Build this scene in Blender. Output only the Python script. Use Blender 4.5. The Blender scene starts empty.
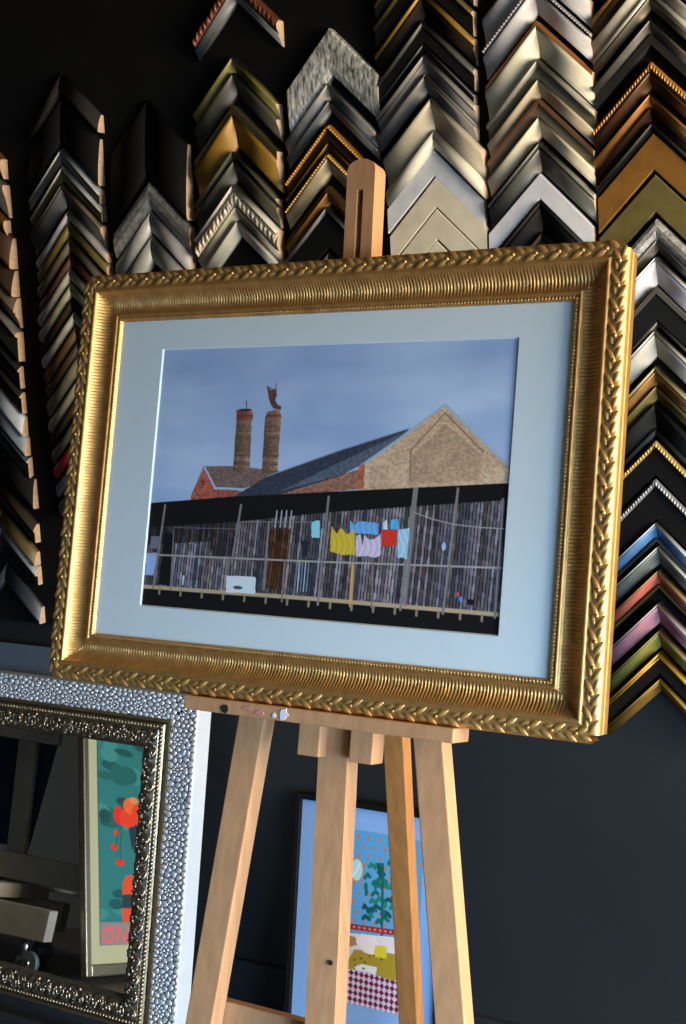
import bpy, bmesh, math, random
import numpy as np
from mathutils import Vector, Matrix

# ------------------------------------------------------------------ camera, light, exposure
C = bpy.context.scene.collection
scene = bpy.context.scene
cam_data = bpy.data.cameras.new('camera')
cam = bpy.data.objects.new('camera', cam_data)
C.objects.link(cam)
cam_data.sensor_fit = 'VERTICAL'
cam_data.sensor_height = 36.0
cam_data.lens = 1316.448 / 1024.0 * 36.0
cam_data.clip_start = 0.05
R_, U_, F_ = Vector((0.871476, 0.488589, -0.042555)), Vector((-0.033725, 0.146266, 0.988670)), Vector((-0.489278, 0.860167, -0.143945))
cm = Matrix((R_, U_, -F_)).transposed().to_4x4()
cm.translation = (0, 0, 1.6)
cam.matrix_world = cm
scene.camera = cam

world = bpy.data.worlds.new('sky')
scene.world = world
world.use_nodes = True
bg = world.node_tree.nodes['Background']
bg.inputs[0].default_value = (0.55, 0.72, 1.0, 1)
bg.inputs[1].default_value = 0.10


def area(name, loc, target, sx, sy, color, power, spread=180):
    d = bpy.data.lights.new(name, 'AREA')
    d.shape = 'RECTANGLE'
    d.size, d.size_y = sx, sy
    d.color = color
    d.energy = power
    d.spread = math.radians(spread)
    o = bpy.data.objects.new(name, d)
    C.objects.link(o)
    o.location = loc
    o.rotation_euler = (Vector(target) - Vector(loc)).to_track_quat('-Z', 'Y').to_euler()
    return o


# warm daylight through the shop window in the right wall, cool daylight through the low window beside it
area('warm_window_light', (1.92, 1.40, 1.60), (-1.2, 1.50, 1.30), 1.4, 1.6, (1.0, 0.83, 0.60), 225)
area('cool_window_light', (1.92, -0.10, 0.80), (-1.0, 1.6, 0.0), 1.6, 1.1, (0.46, 0.71, 1.0), 47, 72)
area('front_fill_light', (-.9, -2.40, 1.05), (-1.0, 2.4, 0.75), 1.8, 1.3, (0.56, 0.76, 1.0), 3, 120)  # weak fill added from behind the camera, no known source

vs = scene.view_settings
vs.view_transform = 'Standard'
vs.look = 'None'
vs.exposure = 0.0
vs.gamma = 1.0
vs.use_curve_mapping = False

random.seed(11)


# ------------------------------------------------------------------ helpers
def lin(c):
    c = c / 255.0
    return c / 12.92 if c <= 0.04045 else ((c + 0.055) / 1.055) ** 2.4


def hexlin(h):
    return tuple(lin(int(h[i:i + 2], 16)) for i in (0, 2, 4))


MATS = {}


def pmat(name, hexcol, metal=0.0, rough=0.5, var=0.12, scale=(30, 30, 30), bump=0.0, bscale=None, spec=0.5, detail=3.0):
    if name in MATS:
        return MATS[name]
    m = bpy.data.materials.new(name)
    m.use_nodes = True
    nt = m.node_tree
    b = nt.nodes['Principled BSDF']
    col = hexlin(hexcol)
    tc = nt.nodes.new('ShaderNodeTexCoord')
    mp = nt.nodes.new('ShaderNodeMapping')
    mp.inputs['Scale'].default_value = scale
    nz = nt.nodes.new('ShaderNodeTexNoise')
    nz.inputs['Scale'].default_value = 1.0
    nz.inputs['Detail'].default_value = detail
    rp = nt.nodes.new('ShaderNodeValToRGB')
    rp.color_ramp.elements[0].position = 0.3
    rp.color_ramp.elements[1].position = 0.7
    rp.color_ramp.elements[0].color = tuple(max(0, c * (1 - var)) for c in col) + (1,)
    rp.color_ramp.elements[1].color = tuple(min(1, c * (1 + var)) for c in col) + (1,)
    nt.links.new(tc.outputs['Object'], mp.inputs[0])
    nt.links.new(mp.outputs[0], nz.inputs['Vector'])
    nt.links.new(nz.outputs[0], rp.inputs[0])
    nt.links.new(rp.outputs[0], b.inputs['Base Color'])
    b.inputs['Metallic'].default_value = metal
    b.inputs['Roughness'].default_value = rough
    b.inputs['Specular IOR Level'].default_value = spec
    if bump:
        bp = nt.nodes.new('ShaderNodeBump')
        bp.inputs['Strength'].default_value = bump
        bp.inputs['Distance'].default_value = 0.002
        if bscale:
            mp2 = nt.nodes.new('ShaderNodeMapping')
            mp2.inputs['Scale'].default_value = bscale
            n2 = nt.nodes.new('ShaderNodeTexNoise')
            n2.inputs['Scale'].default_value = 1.0
            n2.inputs['Detail'].default_value = 4
            nt.links.new(tc.outputs['Object'], mp2.inputs[0])
            nt.links.new(mp2.outputs[0], n2.inputs['Vector'])
            nt.links.new(n2.outputs[0], bp.inputs['Height'])
        else:
            nt.links.new(nz.outputs[0], bp.inputs['Height'])
        nt.links.new(bp.outputs[0], b.inputs['Normal'])
    MATS[name] = m
    return m


def glass_mat():
    m = bpy.data.materials.new('picture_glass')
    m.use_nodes = True
    nt = m.node_tree
    nt.nodes.remove(nt.nodes['Principled BSDF'])
    out = nt.nodes['Material Output']
    tr = nt.nodes.new('ShaderNodeBsdfTransparent')
    tr.inputs[0].default_value = (0.96, 0.98, 0.99, 1)
    gl = nt.nodes.new('ShaderNodeBsdfGlossy')
    gl.inputs['Roughness'].default_value = 0.02
    fr = nt.nodes.new('ShaderNodeFresnel')
    fr.inputs[0].default_value = 1.45
    mx = nt.nodes.new('ShaderNodeMixShader')
    ge = nt.nodes.new('ShaderNodeNewGeometry')
    inv = nt.nodes.new('ShaderNodeMath'); inv.operation = 'SUBTRACT'; inv.inputs[0].default_value = 1.0
    mul = nt.nodes.new('ShaderNodeMath'); mul.operation = 'MULTIPLY'
    nt.links.new(ge.outputs['Backfacing'], inv.inputs[1])
    nt.links.new(inv.outputs[0], mul.inputs[0])
    nt.links.new(fr.outputs[0], mul.inputs[1])
    nt.links.new(mul.outputs[0], mx.inputs[0])
    nt.links.new(tr.outputs[0], mx.inputs[1])
    nt.links.new(gl.outputs[0], mx.inputs[2])
    nt.links.new(mx.outputs[0], out.inputs[0])
    return m


def print_mat():
    m = bpy.data.materials.new('printed_paper')
    m.use_nodes = True
    nt = m.node_tree
    b = nt.nodes['Principled BSDF']
    at = nt.nodes.new('ShaderNodeAttribute')
    at.attribute_name = 'ink'
    nt.links.new(at.outputs['Color'], b.inputs['Base Color'])
    b.inputs['Roughness'].default_value = 0.6
    b.inputs['Specular IOR Level'].default_value = 0.2
    return m


def tag(o, label=None, cat=None, group=None, kind=None):
    if label: o['label'] = label
    if cat: o['category'] = cat
    if group: o['group'] = group
    if kind: o['kind'] = kind
    return o


def empty(name, loc):
    o = bpy.data.objects.new(name, None)
    o.empty_display_size = 0.05
    C.objects.link(o)
    o.location = loc
    return o


class MB:
    """collects vertices and faces of ONE mesh"""
    def __init__(s):
        s.v, s.f, s.m, s.sm = [], [], [], []

    def add(s, verts, faces, mi=0, smooth=False):
        n = len(s.v)
        s.v += [tuple(q) for q in verts]
        for f in faces:
            s.f.append(tuple(i + n for i in f)); s.m.append(mi); s.sm.append(smooth)
        return n

    def hexa(s, p, mi=0):
        """8 points: bottom ring of four, top ring of four"""
        s.add(p, [(3, 2, 1, 0), (4, 5, 6, 7), (0, 1, 5, 4), (1, 2, 6, 5), (2, 3, 7, 6), (3, 0, 4, 7)], mi)

    def box(s, a, b, mi=0):
        x0, y0, z0 = a; x1, y1, z1 = b
        s.hexa([(x0, y0, z0), (x1, y0, z0), (x1, y1, z0), (x0, y1, z0), (x0, y0, z1), (x1, y0, z1), (x1, y1, z1), (x0, y1, z1)], mi)

    def grid(s, rows, mi=0, smooth=True):
        """rows: list of equally long point lists"""
        n0 = len(s.v); w = len(rows[0])
        for r in rows: s.v += [tuple(q) for q in r]
        for i in range(len(rows) - 1):
            for j in range(w - 1):
                a = n0 + i * w + j
                s.f.append((a, a + 1, a + w + 1, a + w)); s.m.append(mi); s.sm.append(smooth)

    def tube(s, pts, rad, seg=7, mi=0):
        pts = [Vector(p) for p in pts]
        if not isinstance(rad, (list, tuple)): rad = [rad] * len(pts)
        n0 = len(s.v)
        for i, p in enumerate(pts):
            d = (pts[min(i + 1, len(pts) - 1)] - pts[max(i - 1, 0)]).normalized()
            a = d.orthogonal() if abs(d.z) > .9 else d.cross(Vector((0, 0, 1)))
            a.normalize(); b = d.cross(a)
            for k in range(seg):
                t = 2 * math.pi * k / seg
                s.v.append(tuple(p + (a * math.cos(t) + b * math.sin(t)) * rad[i]))
        for i in range(len(pts) - 1):
            for k in range(seg):
                k2 = (k + 1) % seg
                s.f.append((n0 + i * seg + k, n0 + i * seg + k2, n0 + (i + 1) * seg + k2, n0 + (i + 1) * seg + k)); s.m.append(mi); s.sm.append(True)
        s.f.append(tuple(n0 + k for k in range(seg))); s.m.append(mi); s.sm.append(False)
        e = n0 + (len(pts) - 1) * seg
        s.f.append(tuple(e + k for k in reversed(range(seg)))); s.m.append(mi); s.sm.append(False)

    def build(s, name, mats, parent=None, origin=(0, 0, 0), fix=True, bevel=0, merge=0, xf=None):
        me = bpy.data.meshes.new(name)
        ox, oy, oz = origin
        vv = [xf(q) for q in s.v] if xf else s.v
        me.from_pydata([(q[0] - ox, q[1] - oy, q[2] - oz) for q in vv], [], s.f)
        me.polygons.foreach_set('material_index', s.m)
        me.polygons.foreach_set('use_smooth', s.sm)
        if fix or merge:
            bm = bmesh.new(); bm.from_mesh(me)
            if merge:
                bmesh.ops.remove_doubles(bm, verts=bm.verts, dist=merge)
            if fix: bmesh.ops.recalc_face_normals(bm, faces=bm.faces)
            bm.to_mesh(me); bm.free()
        me.update()
        for m in (mats if isinstance(mats, (list, tuple)) else [mats]): me.materials.append(m)
        o = bpy.data.objects.new(name, me)
        C.objects.link(o)
        if parent is not None:
            o.parent = parent
        else:
            o.location = origin
        if bevel:
            b = o.modifiers.new('bevel', 'BEVEL'); b.width = bevel; b.segments = 2; b.limit_method = 'ANGLE'
        return o


# ------------------------------------------------------------------ materials
slate = pmat('slate_wall_paint', '1c2023', rough=.55, var=.10, scale=(3, 3, 3), bump=.12, bscale=(220, 220, 220), spec=.35)
board_black = pmat('black_felt', '0b0b0c', rough=.9, var=.2, scale=(8, 8, 8), spec=.15)
floor_m = pmat('dark_floor', '3a3632', rough=.5, var=.2, scale=(4, 4, 4), bump=.1)
ceil_m = pmat('ceiling_paint', '4a4744', rough=.9, var=.05)
side_m = pmat('side_wall_paint', '1c1d20', rough=.8, var=.08, scale=(3, 3, 3))
white_frame = pmat('white_window_paint', 'c8c8c4', rough=.5, var=.04)
gold = pmat('antique_gold_leaf', 'd2a262', metal=.80, rough=.45, var=.16, scale=(60, 60, 60), bump=.10, bscale=(400, 400, 400))
gold_bright = pmat('burnished_gold_leaf', 'd6aa66', metal=.80, rough=.44, var=.12, scale=(50, 50, 50), bump=.08, bscale=(350, 350, 350))
matboard = pmat('white_mount_board', 'eceeec', rough=.9, var=.015, scale=(200, 200, 200), spec=.1)
bevel_white = pmat('mount_bevel_core', 'f0f0ec', rough=.9, var=.01)
pine = pmat('pine_wood', 'b98a62', rough=.55, var=.12, scale=(90, 90, 4), bump=.06, spec=.35)
pine_shaded = pmat('shaded_pine_wood', 'a06c3c', rough=.55, var=.16, scale=(80, 80, 4), bump=.06, spec=.35)  # pine with the rear leg's shade put into the colour
raw_wood = pmat('raw_end_grain', 'bca084', rough=.8, var=.15, scale=(150, 150, 150))
silver_leaf = pmat('silver_leaf', 'd0d6e0', metal=.45, rough=.34, var=.10, scale=(80, 80, 80))
silver_groove = pmat('dark_groove_paint', '20242c', rough=.6, var=.2)
gesso = pmat('white_gesso_edge', 'b8c0c8', rough=.6, var=.03)
gesso_shaded = pmat('shaded_gesso_edge', 'a8b4c0', rough=.7, var=.04)  # same gesso edge, shade of the top face put into the colour
champ = pmat('dark_champagne_leaf', '8e8474', metal=.9, rough=.28, var=.28, scale=(90, 90, 90))
champ_gold = pmat('worn_gold_leaf', 'a89878', metal=.9, rough=.34, var=.2, scale=(120, 120, 120))
steel = pmat('bright_steel', 'c0c4c8', metal=1.0, rough=.2, var=.05)
rubber = pmat('grey_rubber', '4c565a', rough=.5, var=.1)
black_wood = pmat('black_frame_paint', '08080a', rough=.6, var=.1, spec=.2)
navy = pmat('navy_canvas', '16264a', rough=.8, var=.15, scale=(6, 6, 6))
dark_gap_strip = pmat('dark_gap_tone', '161a26', rough=.7, var=.15)  # tone of the dark gap below the mirror
beige_wood = pmat('grey_beige_painted_wood', '8a8578', rough=.6, var=.1, scale=(20, 20, 20))
poster_mat = pmat('blue_lit_white_mount', '7c9fcc', rough=.9, var=.015, scale=(100, 100, 100), spec=.1)  # white mount with the cool light put into its colour
cream_mat = pmat('cream_mount_board', 'aca884', rough=.9, var=.02, spec=.1)
paint_white = pmat('dried_white_paint', 'dcdce4', rough=.7, var=.05)
paint_red = pmat('dried_pink_paint', 'c08078', rough=.7, var=.05)
dark_hole = pmat('dark_knot', '1c120c', rough=.9, var=.1)
glass = glass_mat()
ink = print_mat()

mirror_m = bpy.data.materials.new('mirror_silvering')
mirror_m.use_nodes = True
_b = mirror_m.node_tree.nodes['Principled BSDF']
_b.inputs['Base Color'].default_value = (.80, .82, .82, 1)
_b.inputs['Metallic'].default_value = 1
_b.inputs['Roughness'].default_value = 0.012

# ------------------------------------------------------------------ room shell
XL, XR, YB, YF, ZC = -3.7, 2.0, 2.4, -2.5, 2.95


def struct(name, boxes, m, bevel=0):
    b = MB()
    for a, c in boxes: b.box(a, c)
    return tag(b.build(name, m, bevel=bevel), kind='structure')


T = .12
struct('floor', [((XL - T, YF - T, -.1), (XR + T, YB + T, 0))], floor_m)
struct('ceiling', [((XL - T, YF - T, ZC), (XR + T, YB + T, ZC + .1))], ceil_m)
struct('wall_back', [((XL - T, YB, 0), (XR + T, YB + T, ZC))], slate)
struct('wall_left', [((XL - T, YF, 0), (XL, YB, ZC))], side_m)
wy0, wy1, wz0, wz1 = .70, 2.15, .75, 2.45
vy0, vy1, vz0, vz1 = -.95, .70, .2, 1.4
struct('wall_right', [((XR, YF, 0), (XR + T, vy0, ZC)), ((XR, wy1, 0), (XR + T, YB, ZC)), ((XR, vy1, 0), (XR + T, wy1, wz0)), ((XR, wy0, wz1), (XR + T, wy1, ZC)), ((XR, vy0, 0), (XR + T, vy1, vz0)), ((XR, vy0, vz1), (XR + T, vy1, ZC))], side_m)
fx0, fx1, fz0, fz1 = -1.85, .05, .35, 1.75
struct('wall_front', [((XL - T, YF - T, 0), (fx0, YF, ZC)), ((fx1, YF - T, 0), (XR + T, YF, ZC)), ((fx0, YF - T, 0), (fx1, YF, fz0)), ((fx0, YF - T, fz1), (fx1, YF, ZC))], side_m)


def window(name, horiz, p0, p1, z0, z1, at):
    w = .05
    b = MB()
    mid = (p0 + p1) / 2
    for (a0, a1, c0, c1) in ((p0, p0 + w, z0, z1), (p1 - w, p1, z0, z1), (p0 + w, p1 - w, z0, z0 + w), (p0 + w, p1 - w, z1 - w, z1), (mid - w / 2, mid + w / 2, z0 + w, z1 - w)):
        if horiz: b.box((a0, at - .07, c0), (a1, at - .02, c1))
        else: b.box((at + .02, a0, c0), (at + .07, a1, c1))
    tag(b.build(name, white_frame), kind='structure')


window('window_1', False, wy0, wy1, wz0, wz1, XR)
window('window_2', False, vy0, vy1, vz0, vz1, XR)
window('window_3', True, fx0, fx1, fz0, fz1, YF)
struct('baseboard_back', [((XL, YB - .016, 0), (XR, YB, .125))], slate, bevel=.004)

# black board carrying the corner samples
b = MB(); b.box((XL + .9, YB - .012, .893), (.95, YB - .0005, ZC - .02))
bd = b.build('display_board', board_black)
tag(bd, 'large black board on the back wall, carrying all the corner samples', 'board')

# ------------------------------------------------------------------ frame corner samples
SW = .207
YS = YB - .012
COLUMNS = [
 ('rightmost column', [
  (-0.6887, 2.2195, 0.0399, 'bright gold lip and dark brown', 22, [(0, 0.4, 'round', 'c89a3c', 'm'), (0.4, 1, 'scoop', '3a2614', 's')]),
  (-0.6887, 2.1758, 0.0586, 'ridged silver and olive grey', 24, [(0, 0.45, 'scoop', 'b4b0a2', 'm'), (0.45, 0.7, 'round', 'c8c4b8', 'm'), (0.7, 1, 'scoop', '6e6a5c', 'm')]),
  (-0.6876, 2.0968, 0.0405, 'dark pewter', 24, [(0, 0.55, 'scoop', '6b6763', 'm'), (0.55, 1, 'flat', '2a2a2a', 's')]),
  (-0.6878, 2.0272, 0.0443, 'beaded antique gold and dark brown', 26, [(0, 0.42, 'bead', 'a8743a', 'm'), (0.42, 1, 'scoop', '4a2e18', 's')]),
  (-0.6887, 1.9713, 0.0446, 'copper brown wooden', 24, [(0, 0.5, 'scoop', '9a6a30', 'm'), (0.5, 1, 'scoop', '2c1a10', 's')]),
  (-0.686, 1.923, 0.0154, 'thin black and silver', 22, [(0, 0.5, 'round', '3c3c3a', 'm'), (0.5, 1, 'flat', '181816', 's')]),
  (-0.6848, 1.9041, 0.0624, 'wide flat golden brown', 20, [(0, 1, 'flat', '8a6028', 'm')]),
  (-0.6818, 1.8327, 0.0646, 'wide flat olive gold', 20, [(0, 1, 'flat', '6e6438', 'm')]),
  (-0.6793, 1.7553, 0.0563, 'distressed silver leaf', 26, [(0, 0.66, 'rough', 'b8bab8', 'm'), (0.66, 1, 'scoop', '6c6a66', 'm')]),
  (-0.6798, 1.6885, 0.0479, 'smooth white silver', 26, [(0, 0.1, 'round', 'f0f0f0', 'm'), (0.1, 1, 'scoop', 'c8c8d0', 's')]),
  (-0.6803, 1.6353, 0.0697, 'charcoal black with grey lip', 26, [(0, 0.16, 'flat', '54524e', 's'), (0.16, 0.84, 'flat', '1a1c1e', 's'), (0.84, 1, 'round', '5c5a54', 'm')]),
  (-0.6827, 1.5584, 0.0469, 'plain silver grey', 26, [(0, 0.12, 'round', 'd8d8d4', 'm'), (0.12, 1, 'scoop', 'a8a8a2', 's')]),
  (-0.6837, 1.4934, 0.06, 'bronze and olive gold', 24, [(0, 0.15, 'round', 'aca078', 'm'), (0.15, 0.6, 'scoop', '8c6a3c', 'm'), (0.6, 1, 'scoop', '6c6238', 'm')]),
  (-0.6847, 1.426, 0.0587, 'wide plain black', 22, [(0, 0.78, 'scoop', '17191b', 's'), (0.78, 1, 'round', '24272a', 's')]),
  (-0.6853, 1.358, 0.0629, 'black with thin beaded brass lip', 22, [(0, 0.22, 'bead', 'a88c50', 'm'), (0.22, 1, 'flat', '101012', 's')]),
  (-0.6859, 1.2876, 0.0747, 'black with thin beaded grey lip', 22, [(0, 0.2, 'bead', '84868a', 'm'), (0.2, 1, 'flat', '101012', 's')]),
  (-0.6838, 1.2078, 0.0376, 'iridescent blue with white edge', 26, [(0, 0.12, 'round', 'd0d8e0', 'm'), (0.12, 0.8, 'scoop', '5a86b8', 'm'), (0.8, 1, 'flat', '2c3238', 's')]),
  (-0.6804, 1.1629, 0.034, 'grey green with pale edge', 26, [(0, 0.12, 'round', 'd8dcd8', 'm'), (0.12, 1, 'scoop', '66706e', 'm')]),
  (-0.6807, 1.1175, 0.0342, 'salmon red with brass edge', 26, [(0, 0.12, 'round', 'b89a68', 'm'), (0.12, 0.8, 'scoop', 'a85a4c', 's'), (0.8, 1, 'flat', '3a3418', 's')]),
  (-0.6812, 1.0548, 0.0383, 'mottled mauve pink with pale edge', 26, [(0, 0.12, 'round', 'c4bcc0', 'm'), (0.12, 1, 'scoop', '94687a', 's')]),
  (-0.6798, 1.0032, 0.0327, 'olive green', 26, [(0, 0.12, 'round', 'a89c68', 'm'), (0.12, 1, 'scoop', '6e6e34', 's')]),
  (-0.6801, 0.9609, 0.0406, 'ribbed bright gold lip over black', 26, [(0, 0.16, 'round', 'd8a840', 'm'), (0.16, 0.34, 'round', 'e0b048', 'm'), (0.34, 1, 'flat', '14110e', 's')]),
  (-0.6786, 0.9108, 0.0253, 'narrow dark gold', 26, [(0, 0.2, 'round', 'b89848', 'm'), (0.2, 1, 'scoop', '7a5c26', 'm')]),
 ]),
 ('second column from right', [
  (-0.9002, 2.2476, 0.0485, 'pale silver', 24, [(0, 1, 'scoop', 'b4b4b8', 's')]),
  (-0.8984, 2.1911, 0.0523, 'white silver with rope edge', 28, [(0, 0.14, 'bead', '8a8a90', 's'), (0.2, 1, 'scoop', 'b8b8bc', 's')]),
  (-0.896, 2.1243, 0.0615, 'cream with copper edge', 28, [(0, 0.12, 'flat', 'a8703c', 'm'), (0.12, 1, 'scoop', 'c8c4b0', 's')]),
  (-0.8961, 2.0593, 0.0673, 'two tone taupe and olive grey', 26, [(0, 0.2, 'round', '9a9a90', 'm'), (0.2, 0.55, 'flat', '5c5a48', 's'), (0.55, 1, 'scoop', 'a89c84', 's')]),
  (-0.8957, 1.9882, 0.0661, 'cream and bronze taupe', 26, [(0, 0.14, 'flat', '6e503a', 'm'), (0.14, 0.5, 'flat', '66604c', 's'), (0.5, 1, 'scoop', 'c4bca4', 's')]),
  (-0.8961, 1.9113, 0.0523, 'dark grey green', 24, [(0, 0.2, 'round', '74746a', 'm'), (0.2, 1, 'scoop', '4c4e48', 's')]),
  (-0.8986, 1.8539, 0.0455, 'flat silver white', 20, [(0, 1, 'flat', 'd0d2d8', 's')]),
  (-0.8971, 1.8045, 0.053, 'plain black', 22, [(0, 0.2, 'round', '2a2a2a', 's'), (0.2, 1, 'scoop', '151617', 's')]),
  (-0.8963, 1.7476, 0.0368, 'black and brown', 22, [(0, 0.35, 'round', '33261c', 's'), (0.35, 1, 'flat', '141414', 's')]),
 ]),
 ('third column from right', [
  (-1.1239, 2.31, 0.0359, 'black green and gold', 24, [(0, 0.4, 'round', '8c6a30', 'm'), (0.4, 1, 'flat', '1c2420', 's')]),
  (-1.1256, 2.2651, 0.0452, 'olive lipped black', 24, [(0, 0.25, 'round', '5c5434', 'm'), (0.25, 1, 'flat', '14120f', 's')]),
  (-1.1254, 2.2142, 0.0473, 'gold lipped dark brown', 24, [(0, 0.32, 'round', '96742e', 'm'), (0.32, 1, 'scoop', '1c1410', 's')]),
  (-1.1274, 2.1596, 0.0403, 'charcoal with pewter lip', 24, [(0, 0.35, 'round', '545450', 'm'), (0.35, 1, 'flat', '141414', 's')]),
  (-1.1277, 2.1157, 0.0147, 'thin black with silver edge', 22, [(0, 0.4, 'round', '5a5a58', 'm'), (0.4, 1, 'flat', '101010', 's')]),
  (-1.1247, 2.0964, 0.0702, 'wide ridged grey pewter', 26, [(0, 0.18, 'round', '8c8a86', 'm'), (0.18, 0.5, 'scoop', '7c7874', 's'), (0.5, 0.58, 'round', '989490', 'm'), (0.58, 1, 'scoop', '6c6a68', 's')]),
  (-1.1084, 2.0117, 0.0913, 'deep scooped champagne cream', 38, [(0, 0.62, 'scoop', 'a49a84', 's'), (0.62, 1, 'round', 'ccc6b4', 's')]),
  (-1.1151, 1.9169, 0.0478, 'flat pale grey', 18, [(0, 1, 'flat', 'cdced0', 's')]),
  (-1.1127, 1.8656, 0.0555, 'flat beige upper', 18, [(0, 1, 'flat', 'd2c8b0', 's')]),
  (-1.1126, 1.8066, 0.0576, 'flat beige lower', 18, [(0, 1, 'flat', 'cec4ac', 's')]),
  (-1.1148, 1.7455, 0.0404, 'flat beige lowest', 18, [(0, 1, 'flat', 'cec4ac', 's')]),
 ]),
 ('fourth column from right', [
  (-1.3319, 2.1735, 0.0896, 'wide silver leaf with zebra brushing', 24, [(0, 1, 'zebra', 'c4c4bc', 'm')]),
  (-1.3395, 2.0688, 0.054, 'grey pewter', 24, [(0, 0.6, 'scoop', '7c7c7a', 'm'), (0.6, 1, 'scoop', '5e6060', 'm')]),
  (-1.3435, 1.9896, 0.0315, 'brown with dotted gold lip', 24, [(0, 0.3, 'bead', 'a8762c', 'm'), (0.3, 1, 'flat', '2c1e14', 's')]),
  (-1.3438, 1.9546, 0.0176, 'dark brown with thin gold lip', 22, [(0, 0.3, 'round', '8c6426', 'm'), (0.3, 1, 'flat', '261c12', 's')]),
  (-1.3454, 1.9329, 0.0392, 'champagne with beaded gold edge', 26, [(0, 0.2, 'bead', 'b48c44', 'm'), (0.2, 1, 'scoop', '988c70', 'm')]),
  (-1.3495, 1.8703, 0.0356, 'dark bronze gold', 24, [(0, 0.35, 'flat', '40301a', 's'), (0.35, 1, 'scoop', '80581f', 'm')]),
  (-1.3539, 1.829, 0.0797, 'black with thin silver lip', 24, [(0, 0.12, 'round', '7c7e82', 'm'), (0.12, 1, 'flat', '0e0f11', 's')]),
  (-1.3561, 1.7392, 0.0402, 'small pewter', 24, [(0, 1, 'round', '5c5c5c', 'm')]),
 ]),
 ('fourth column from left', [
  (-1.5528, 2.3084, 0.0506, 'carved red brown and silver', 28, [(0, 0.55, 'leaf', '6a3a26', 'm'), (0.55, 1, 'scoop', '787a78', 'm')]),
  (-1.5609, 2.1473, 0.0736, 'olive gold and dark grey', 28, [(0, 0.42, 'scoop', '7c7440', 'm'), (0.42, 1, 'scoop', '3a382e', 's')]),
  (-1.5671, 2.0517, 0.0826, 'golden brown', 28, [(0, 0.2, 'flat', '34301e', 's'), (0.2, 1, 'scoop', '8c6820', 'm')]),
  (-1.5717, 1.9589, 0.0591, 'dark olive grey', 26, [(0, 0.3, 'scoop', '4c4c3e', 's'), (0.3, 1, 'scoop', '3e3e34', 's')]),
  (-1.574, 1.8912, 0.0698, 'carved champagne silver', 30, [(0, 0.12, 'round', 'e4e2da', 'm'), (0.12, 0.62, 'leaf', 'ccc4b0', 'm'), (0.62, 1, 'scoop', 'b8b2a2', 'm')]),
  (-1.5719, 1.817, 0.031, 'narrow plain silver', 24, [(0, 1, 'scoop', 'b0b2aa', 's')]),
 ]),
 ('third column from left', [
  (-1.798, 2.0902, 0.1595, 'very wide plain black', 30, [(0, 1, 'rev', '060607', 's')]),
  (-1.798, 1.917, 0.0575, 'textured silver', 26, [(0, 1, 'rough', '9a9c9c', 'm')]),
  (-1.8014, 1.8553, 0.0472, 'smooth bright silver', 24, [(0, 1, 'round', 'b0b2b4', 'm')]),
  (-1.8029, 1.8015, 0.0561, 'plain pale silver', 24, [(0, 1, 'round', 'a0a4a2', 'm')]),
 ]),
 ('second column from left', [
  (-2.0313, 2.1765, 0.0387, 'dark charcoal', 24, [(0, 1, 'rev', '262422', 's')]),
  (-2.0361, 2.127, 0.102, 'wide black', 24, [(0, 1, 'rev', '08090a', 's')]),
  (-2.0408, 2.0157, 0.0306, 'charcoal with silver lip', 24, [(0, 0.4, 'rev', 'b8bcc0', 'm'), (0.4, 1, 'flat', '3a3a38', 's')]),
  (-2.0414, 1.9782, 0.0352, 'olive black with silver lip', 24, [(0, 0.4, 'rev', 'b0b4b8', 'm'), (0.4, 1, 'flat', '35331f', 's')]),
  (-2.0424, 1.9361, 0.0531, 'slate with thin brown lip', 24, [(0, 0.15, 'rev', '7a6a58', 'm'), (0.15, 1, 'scoop', '3e4042', 's')]),
  (-2.0334, 1.8752, 0.0233, 'narrow lilac silver', 24, [(0, 1, 'round', 'a2a0a8', 'm')]),
  (-2.0329, 1.8484, 0.029, 'narrow olive gold', 24, [(0, 1, 'round', '6c6434', 'm')]),
  (-2.0333, 1.8125, 0.0291, 'narrow grey brown', 24, [(0, 1, 'round', '645a4c', 'm')]),
  (-2.0337, 1.7766, 0.0269, 'narrow red brown', 24, [(0, 1, 'round', '4c3224', 's')]),
  (-2.0396, 1.7453, 0.0271, 'narrow cream silver', 24, [(0, 1, 'round', 'a4a298', 'm')]),
  (-2.0398, 1.7113, 0.0294, 'narrow green silver', 24, [(0, 1, 'round', '9a9c86', 'm')]),
  (-2.04, 1.6772, 0.025, 'narrow dark brown', 24, [(0, 1, 'round', '2c2216', 's')]),
  (-2.0368, 1.6474, 0.0275, 'narrow bright silver', 24, [(0, 1, 'round', 'a8a89e', 'm')]),
  (-2.0329, 1.6164, 0.0318, 'narrow bronze brown', 24, [(0, 1, 'round', '5c4728', 'm')]),
  (-2.0302, 1.5811, 0.0295, 'narrow umber brown', 24, [(0, 1, 'round', '3e2f1e', 's')]),
  (-2.0334, 1.5481, 0.0402, 'narrow stone grey', 24, [(0, 1, 'round', '6c6a5c', 'm')]),
  (-2.0319, 1.5007, 0.0333, 'narrow beige silver', 24, [(0, 1, 'round', '928e7a', 'm')]),
  (-2.0325, 1.4627, 0.0262, 'narrow earth brown', 24, [(0, 1, 'round', '34291a', 's')]),
  (-2.0295, 1.4294, 0.0335, 'narrow moss grey', 24, [(0, 1, 'round', '5c5c4c', 'm')]),
  (-2.0238, 1.3912, 0.0336, 'narrow crimson red', 24, [(0, 1, 'round', 'a02438', 's')]),
  (-2.0218, 1.3481, 0.0338, 'narrow blue silver', 24, [(0, 1, 'round', '84889a', 'm')]),
  (-2.0197, 1.3048, 0.0339, 'narrow slate silver', 24, [(0, 1, 'round', '62646e', 'm')]),
 ]),
 ('leftmost column', [
  (-2.3234, 2.11, 0.0451, 'orange brown and gold', 26, [(0, 1, 'rough', '8c5a22', 'm')]),
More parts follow.
